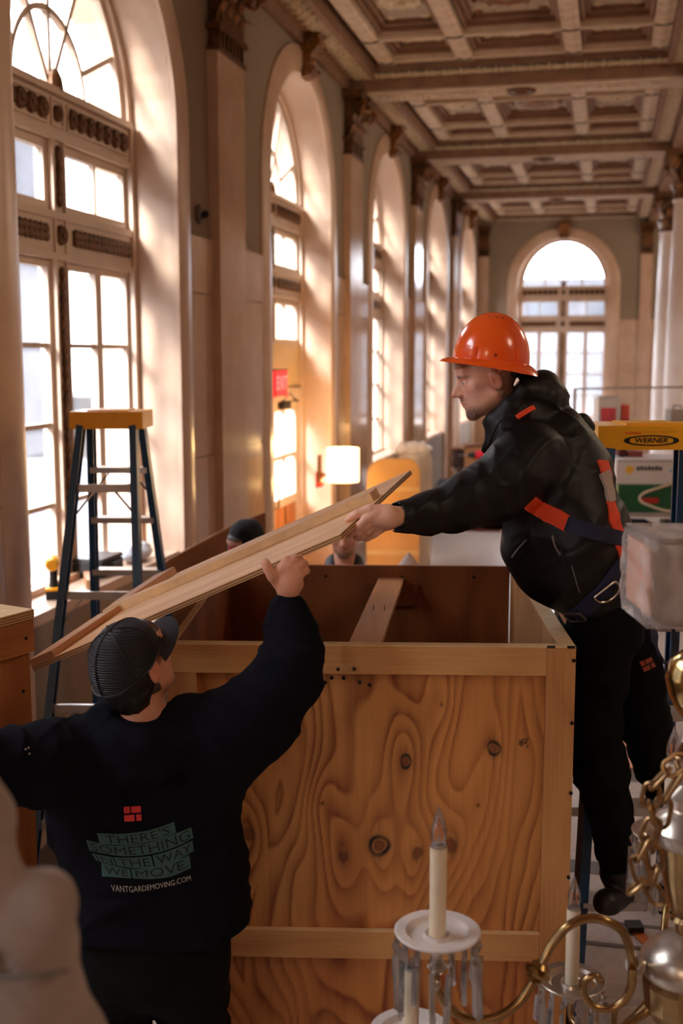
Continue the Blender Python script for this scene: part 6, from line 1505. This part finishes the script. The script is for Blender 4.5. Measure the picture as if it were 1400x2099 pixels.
# trousers
t2 = Field()
t2.cap((TC[0], V2 + .04, 1.06), (TC[0], V2 + .04, .85), .148, .15, .05, '+', ((1, 0, 0), 1.35))
for s in (-1, 1): t2.chain([((TC[0] + s * .095, V2 + .04, .9), .105), ((TC[0] + s * .12, V2 + .05, .5), .085), ((TC[0] + s * .13, V2 + .03, .09), .075)], k=.05, wr=(.012, 30, (.3, .5, 1), s))
t2.post.append(crease(.008, 18, .7)); w2.raw('trousers', t2.mesh('trousers', M_PANT, .009, OB2))
for s in (-1, 1):
    bt = Field(); x = TC[0] + s * .132; bt.cap((x, V2 + .03, .12), (x, V2 + .03, .06), .05, .05, .02); bt.cap((x, V2, .04), (x + s * .02, V2 + .19, .035), .045, .042, .02); bt.cut((0, 0, -1), -.001, .004); w2.raw('boot', bt.mesh('boot', M_BOOT, .009, OB2))
# hoodie
hd_ = Field()
hd_.chain([(P(300, 1560, V2 + .03), .115), (P(304, 1660, V2 + .03), .142), (P(318, 1780, V2 + .03), .146), (P(330, 1890, V2 + .03), .146), (P(333, 1930, V2 + .03), .140)], k=.06, sq=((1, 0, 0), 1.58), wr=(.007, 20, (.5, .3, .8), .2))
hd_.chain(PP([(200, 1540, V2 - .02, .085), (300, 1520, V2 + .01, .085), (400, 1500, V2 + .01, .085)]), k=.06)
hd_.chain(PP([(415, 1515, V2 + .01, .105), (470, 1500, V2 + .01, .104), (525, 1465, V2 + .03, .098), (585, 1392, V2 + .06, .090), (600, 1335, V2 + .10, .068), (597, 1285, V2 + .13, .058), (592, 1252, V2 + .15, .046)]), k=.045, wr=(.013, 38, (.6, .3, .7), .6))
hd_.cap(P(445, 1580, V2 + .02), P(540, 1480, V2 + .03), .085, .085, .06)
hd_.cap(P(590, 1254, V2 + .152), P(588, 1236, V2 + .165), .034, .033, .006)
hd_.chain(PP([(170, 1555, V2 - .03, .105), (100, 1562, V2 - .1, .102), (-30, 1575, V2 - .20, .082), (-150, 1522, V2 - .22, .05)]), k=.05, wr=(.012, 30, (.6, .4, .7), 2.2))
hd_.cap(P(165, 1620, V2 - .0), P(190, 1720, V2 + .02), .085, .09, .07)
# bunched hood
hd_.ell(P(290, 1540, V2 - .085), (.125, .055, .065), None, .04); hd_.ell(P(285, 1555, V2 - .09), (.10, .045, .06), None, .04)
hd_.chain(PP([(218, 1452, V2 + .04, .030), (212, 1478, V2 - .03, .036), (245, 1518, V2 - .085, .034), (300, 1522, V2 - .095, .034), (350, 1500, V2 - .06, .032), (382, 1452, V2 + .02, .030), (372, 1446, V2 + .08, .028)]), k=.03)
hd_.chain(PP([(205, 1500, V2 - .05, .022), (218, 1556, V2 - .105, .022), (268, 1590, V2 - .125, .022), (330, 1578, V2 - .12, .022), (378, 1520, V2 - .08, .022)]), k=.025)
hd_.cap(h2.w(0, -.02, -.05), P(288, 1520, V2 + .0), .058, .062, .012, '-')
hd_.cap(P(590, 1248, V2 + .16), P(586, 1205, V2 + .185), .026, .032, .004, '-')
hc_ = P(588, 1230, V2 + .168); hdv = P(586, 1212, V2 + .18) - P(590, 1254, V2 + .152); hdv /= np.linalg.norm(hdv); hd_.cut(hdv, float(hdv @ hc_), .004, lo=hc_ - .08, hi=hc_ + .08)
hz = P(330, 1898, V2)[2]; hd_.cut((0.0, 0, -1), -(hz - .01), .012, lo=(TC[0] - .5, V2 - .4, hz - .6), hi=(TC[0] + .5, V2 + .5, hz + .1))
hd_.post.append(soft(.005, 20, 1.2)); hd_.post.append(crease(.010, 15, 2.6)); hd_.post.append(crease(.005, 31, .9))
hme = hd_.mesh('hoodie', M_HOOD, .0055, OB2); w2.raw('hoodie', hme); HT = tree_of(hd_)
# cap: crown of six panels, mesh behind, visor, button, closure strap
def capp(a, e): 
    el = e * math.pi / 2; r = math.cos(el) ** .88; y = .112 * r * math.sin(a); x = .0875 * r * math.cos(a); zr = .022 + .020 * math.sin(a); return np.array([x, y - .014, zr + (.136 - zr) * math.sin(el) + .004 * abs(math.sin(3 * a)) * math.cos(el)])
def cap_patch(a0_, a1_, nm, m, n_=24):
    return w2.part(nm, MB().grid(lambda u_, v_: h2.w(*capp(a0_ + (a1_ - a0_) * u_, v_ * .995)), n_, 16), m, smooth=True)
ck = cap_patch(math.pi * .14, math.pi * .86, 'cap_front', M_CAPF); cb_ = cap_patch(math.pi * .86, math.pi * 2.14, 'cap_mesh_back', M_CAPM, 40); ck['label'] = 'smooth charcoal front of the cap'; cb_['label'] = 'open mesh back of the cap'
def vis(u_, v_):
    a = math.pi * (.13 + .74 * u_); k = v_ if v_ <= .5 else 1 - v_; k *= 2; x0 = .0875 * math.cos(a); y0 = .112 * math.sin(a) - .014; L = .086 * math.sin(math.pi * u_) ** .55
    z = .022 + .020 * math.sin(a) - .018 * k * (1 - .3 * math.sin(math.pi * u_)) - .55 * x0 * x0 * 10 * .22 * k - (.004 if v_ > .5 else 0); return h2.w(x0 * (1 + .12 * k), y0 + L * k, z)
link('visor', MB().grid(vis, 32, 14).mesh('visor', M_CAPF, True, OB2), ck)
link('button', MB().ell(h2.w(0, -.014, .137), (.009, .009, .006), h2.R, seg=12).mesh('button', M_CAPF, True, OB2), ck)
for a in np.arange(6) * math.pi / 3 + math.pi / 2:
    link('panel_seam', MB().tube([h2.w(*(capp(a, e) * np.array([1.012, 1.012, 1.004]))) for e in np.linspace(.02, .98, 14)], .0022, 6).mesh('panel_seam', M_CAPF if math.sin(a) > .2 else M_BLK, True, OB2), ck if math.sin(a) > .2 else cb_)
link('cap_band', MB().tube([h2.w(*(capp(a, .03) * np.array([1.005, 1.005, 1]))) for a in np.linspace(0, 2 * math.pi, 40, endpoint=False)], .004, 6, closed=True).mesh('cap_band', M_BLK, True, OB2), cb_)
# print on the back: four red bricks, four teal strips with dark letters, web address
bricks(272, 1668, 35, -.06, [HT], mat('red_print', (206, 44, 42), rough=.7, var=0), w2, OB2)
M_TEALP = mat('teal_print', (50, 86, 80), rough=.75, var=.1, scale=40); M_LET = mat('dark_print', (13, 14, 18), rough=.85, var=0); M_WPR = mat('white_print', (168, 160, 146), rough=.7, var=0)
def edge(pts):
    p = smooth_path(np.array(pts, float), 12); s = np.r_[0, np.cumsum(np.linalg.norm(np.diff(p, axis=0), axis=1))]; s /= s[-1]; return lambda t: np.array([np.interp(t, s, p[:, 0]), np.interp(t, s, p[:, 1])])
def onhood(x, y, lift):
    h = ray_hit(x, y, [HT]); return None if h is None else np.array(h[0]) + np.array(h[1]) * lift
def strip(top, bot, s0, s1, nm, m, lift, n=26):
    tt, bb_ = edge(top), edge(bot); V = [onhood(*(bb_(s0 + (s1 - s0) * i_ / n) * (1 - j / 4) + tt(s0 + (s1 - s0) * i_ / n) * (j / 4)), lift) for j in range(5) for i_ in range(n + 1)]
    if any(q is None for q in V): return
    w2.part(nm, MB().add(V, [(j * (n + 1) + i_, j * (n + 1) + i_ + 1, (j + 1) * (n + 1) + i_ + 1, (j + 1) * (n + 1) + i_) for j in range(4) for i_ in range(n)]), m)
def words(top, bot, s0, s1, txt, m, lift, t0=.15, t1=.85):
    tt, bb_ = edge(top), edge(bot); v, f = text_mb(txt, 1.0, 'LEFT'); x0, x1 = v[:, 0].min(), v[:, 0].max(); yb, yt = -.36, .36
    v2, f2 = text_mb('H', 1.0, 'LEFT'); yb, yt = v2[:, 1].min(), v2[:, 1].max(); V = []
    for q in v:
        s = s0 + (s1 - s0) * (q[0] - x0) / (x1 - x0); t = t0 + (t1 - t0) * (q[1] - yb) / (yt - yb); pt = onhood(*(bb_(s) * (1 - t) + tt(s) * t), lift)
        if pt is None: return
        V.append(pt)
    w2.part('lettering', MB().add(V, f), m, fix=False)
R1 = ([(199, 1707), (255, 1708), (310, 1700), (357, 1684)], [(205, 1729), (265, 1731), (320, 1722), (361, 1706)])
R2 = ([(177, 1721), (230, 1732), (300, 1728), (360, 1708), (392, 1695)], [(184, 1743), (250, 1754), (310, 1750), (360, 1735), (396, 1717)])
R3 = ([(188, 1748), (240, 1757), (300, 1755), (350, 1742), (394, 1722)], [(198, 1763), (250, 1776), (300, 1779), (350, 1768), (397, 1744)])
R4 = ([(208, 1767), (260, 1780), (300, 1779), (350, 1767), (388, 1752)], [(210, 1796), (270, 1800), (310, 1801), (350, 1796), (391, 1779)])
strip(*R1, 0, 1, 'print_strip', M_TEALP, .0022); words(*R1, .09, .92, "THERE'S", M_LET, .0034)
strip(*R2, 0, 1, 'print_strip', M_TEALP, .0022); words(*R2, .03, .97, 'SOMETHING', M_LET, .0034, .12, .88)
for s0, s1, wd in ((0, .205, 'IN'), (.215, .575, 'THE'), (.59, 1, 'WAY')): strip(*R3, s0, s1, 'print_strip', M_TEALP, .0022, 12); words(*R3, s0 + .03, s1 - .02, wd, M_LET, .0034)
for s0, s1, wd in ((0, .325, 'WE'), (.34, 1, 'MOVE.')): strip(*R4, s0, s1, 'print_strip', M_TEALP, .0022, 14); words(*R4, s0 + .04, s1 - .03, wd, M_LET, .0034, .2, .85)
words([(228, 1812), (275, 1815), (330, 1808), (390, 1793)], [(230, 1827), (275, 1828), (330, 1820), (391, 1805)], 0, 1, 'VANTGARDEMOVING.COM', M_WPR, .003, .05, .95)
for x, y in ((52, 1536), (58, 1533), (60, 1545)):
    h = ray_hit(x, y, [HT])
    if h is not None: w2.part('paint_fleck', MB().ell(np.array(h[0]) + np.array(h[1]) * .001, (.003, .003, .003), seg=6, rings=4), M_WPR)
wr_ = [(P(588 + 17.5 * math.cos(a), 1243 + 4 * math.sin(a), V2 + .162 - .03 * math.sin(a))) for a in np.linspace(0, 2 * math.pi, 20, endpoint=False)]
# ------------------------------------------------------------------ two men behind the crate
def far_man(label, px, py, v, R, skin, jm, pm, hat, hat_m, patch=None, collar=True, hs=1.0):
    o = P(px, py, v); w = T('person', label, 'person', (o[0], v, 0)); ob = w.base; h = Head(o, R, hs); f = Field(); h.field(f); x, z = o[0], o[2]
    sh = z - .27
    f.chain([((x, v + .02, z - .16), .055), ((x, v + .02, sh), .09), ((x, v + .02, sh - .3), .12), ((x, v + .02, sh - .55), .12)], k=.05)
    for s in (-1, 1):
        f.chain([((x + s * .1, v + .02, sh), .06), ((x + s * .19, v + .02, sh - .03), .055), ((x + s * .23, v, sh - .3), .045), ((x + s * .21, v - .1, sh - .52), .03)], k=.03)
        f.chain([((x + s * .21, v - .1, sh - .52), .028), ((x + s * .205, v - .13, sh - .6), .03)], k=.02)
        for j in range(4): f.chain([((x + s * .205 + (j - 1.5) * .018, v - .13, sh - .6), .011), ((x + s * .205 + (j - 1.5) * .02, v - .145, sh - .66), .010), ((x + s * .205 + (j - 1.5) * .019, v - .135, sh - .69 + abs(j - 1.5) * .006), .008)], k=.006)
        f.chain([((x + s * .175, v - .13, sh - .58), .012), ((x + s * .16, v - .15, sh - .63), .010)], k=.008)
        f.chain([((x + s * .09, v + .02, sh - .58), .085), ((x + s * .11, v + .02, .5), .058), ((x + s * .115, v + .02, .09), .042), ((x + s * .12, v - .1, .045), .035)], k=.03)
    w.raw('body', f.mesh('body', M_SKIN, .0065, ob, color=lambda p: h.color(p, skin, ((34, 26, 24), .9), .7, (44, 32, 28), .06, -.06)))
    j = Field(); j.chain([((x, v + .02, sh + .02), .1), ((x, v + .02, sh - .15), .145), ((x, v + .02, sh - .5), .145), ((x, v + .02, sh - .62), .14)], k=.05, sq=((1, 0, 0), 1.45))
    for s in (-1, 1): j.chain([((x + s * .17, v + .02, sh - .03), .085), ((x + s * .23, v, sh - .3), .07), ((x + s * .212, v - .095, sh - .51), .05)], k=.04, wr=(.01, 30, (.5, .4, .7), s))
    j.chain([((x - .08, v - .03, sh + .06), .035), ((x - .06, v + .06, sh + .1), .045), ((x + .06, v + .06, sh + .1), .045), ((x + .08, v - .03, sh + .06), .035)], k=.03)
    j.cap((x, v + .0, z - .1), (x, v - .03, sh + .02), .058, .05, .012, '-'); j.post.append(crease(.008, 18, px * .1)); w.raw('jacket', j.mesh('jacket', jm, .010, ob))
    t = Field(); t.cap((x, v + .02, sh - .55), (x, v + .02, sh - .62), .12, .13, .05, '+', ((1, 0, 0), 1.3))
    for s in (-1, 1): t.chain([((x + s * .09, v + .02, sh - .62), .1), ((x + s * .11, v + .02, .5), .08), ((x + s * .115, v + .02, .1), .07)], k=.05)
    w.raw('trousers', t.mesh('trousers', pm, .014, ob))
    for s in (-1, 1):
        bt = Field(); bx = x + s * .116; bt.cap((bx, v + .03, .12), (bx, v + .03, .05), .05, .05, .02); bt.cap((bx, v + .04, .04), (bx, v - .14, .035), .045, .042, .02); bt.cut((0, 0, -1), -.001, .004); w.raw('boot', bt.mesh('boot', M_BOOT, .012, ob))
    g = Field()
    if hat == 'beanie':
        g.ell(h.w(0, -.012, .062), np.array((.090, .113, .098)) * hs, h.R, .01); lo = h.w(0, 0, .02); up = h.R[:, 2]; g.cut(-up, float(-up @ h.w(0, 0, -.012)), .01); g.post.append(soft(.003, 60))
        bo = w.raw('beanie', g.mesh('beanie', hat_m, .006, ob))
        cuff = MB(); V = [h.w((.0915 + d) * math.cos(a), -.012 + (.1145 + d) * math.sin(a), zz) for a in np.linspace(0, 2 * math.pi, 36, endpoint=False) for d, zz in ((-.004, -.02), (.003, -.019), (.005, .0), (.004, .04), (-.004, .047))]
        cuff.add(V, [(i * 5 + k, i * 5 + (k + 1) % 5, ((i + 1) % 36) * 5 + (k + 1) % 5, ((i + 1) % 36) * 5 + k) for i in range(36) for k in range(5)]); link('cuff', cuff.mesh('cuff', hat_m, True, ob), bo)
        if patch:
            for a0, a1 in ((patch - .28, patch - .03), (patch + .03, patch + .5)):
                pv = [h.w(.0985 * math.cos(a), -.012 + .1215 * math.sin(a), zz) for zz in (-.008, .034) for a in np.linspace(a0, a1, 6)]
                link('red_patch', MB().add(pv, [(i, i + 1, i + 7, i + 6) for i in range(5)]).mesh('red_patch', M_RED, False, ob), bo)
    else:
        g.ell(h.w(0, -.02, .055), np.array((.086, .106, .092)) * hs, h.R, .02); g.ell(h.w(0, -.05, -.01), np.array((.08, .07, .07)) * hs, h.R, .02)
        g.cap(h.w(0, .11, -.02), h.w(0, .14, .01), .06, .06, .02, '-'); g.ell(h.w(0, .1, .0), np.array((.064, .07, .07)) * hs, h.R, .02, '-'); g.post.append(crease(.006, 80, .2)); w.raw('hair', g.mesh('hair', hat_m, .007, ob))
    return w
M_BEAN = mat('black_knit', (26, 25, 28), rough=.95, var=.15, scale=80, bump=.4, bscale=200, bdist=.003)
far_man('man in black beanie with red patch standing behind the slanted lid', 503, 1122, 6.25, orient((-.62, -.74, -.1), (0, -.1, 1)), (206, 150, 124), M_JKT, M_PANT, 'beanie', M_BEAN, math.pi / 2)
far_man('bearded man in dark jacket with face half hidden below the lid end', 706, 1098, 6.55, orient((-.06, -.98, -.12), (0, -.12, 1)), (204, 146, 120), mat('grey_black_jacket', (34, 36, 42), rough=.6, var=.1), M_PANT, 'hair', M_HAIR)

# ------------------------------------------------------------------ pale wrapped bundle very close at the lower left
VB = 1.28
fb = Field(); Q = lambda x, y, dv=0.0: P(x, y, VB + dv)
fb.chain(PP([(-100, 1580, VB, .046), (-50, 1690, VB, .040), (-30, 1800, VB, .036), (0, 1900, VB, .04)]), k=.03); fb.ell(Q(88, 1856), (.044, .045, .044), None, .012); fb.ell(Q(30, 1915), (.06, .055, .046), None, .015); fb.ell(Q(120, 1935), (.022, .03, .028), None, .015)
fb.chain(PP([(40, 1960, VB, .055), (55, 2040, VB, .064), (70, 2140, VB, .078)]), k=.03); q0 = Q(75, 2200); fb.chain([(q0, .082), ((q0[0], VB, .75), .13), ((q0[0], VB, .16), .15)], k=.05)
fb.cap(Q(96, 1992, -.06), Q(150, 1975, -.04), .012, .010, .02, '-'); fb.cap(Q(6, 1965, -.055), Q(14, 1985, -.055), .010, .012, .01, '-'); fb.post.append(crease(.005, 48, .8)); fb.post.append(soft(.003, 40, .3)); fb.cut((0, 0, -1), -.003, .01)
wbt = T('cloth_bundle', 'pale cloth wrapped bundle standing very close at the lower left corner', 'wrapped bundle', (q0[0], VB, 0)); wbt.raw('cloth_wrap', fb.mesh('cloth_wrap', mat('pale_packing_cloth', (168, 156, 150), rough=.9, var=.1, scale=9, rgb2=(152, 138, 130)), .006, wbt.base))
wbt.part('binding_tape', MB().tube(smooth_path([Q(-30, 1996, -.05), Q(20, 2003, -.066), Q(80, 2000, -.066), Q(140, 1988, -.04)], 6), .003, 6), mat('grey_tape', (120, 116, 114), rough=.4), smooth=True)
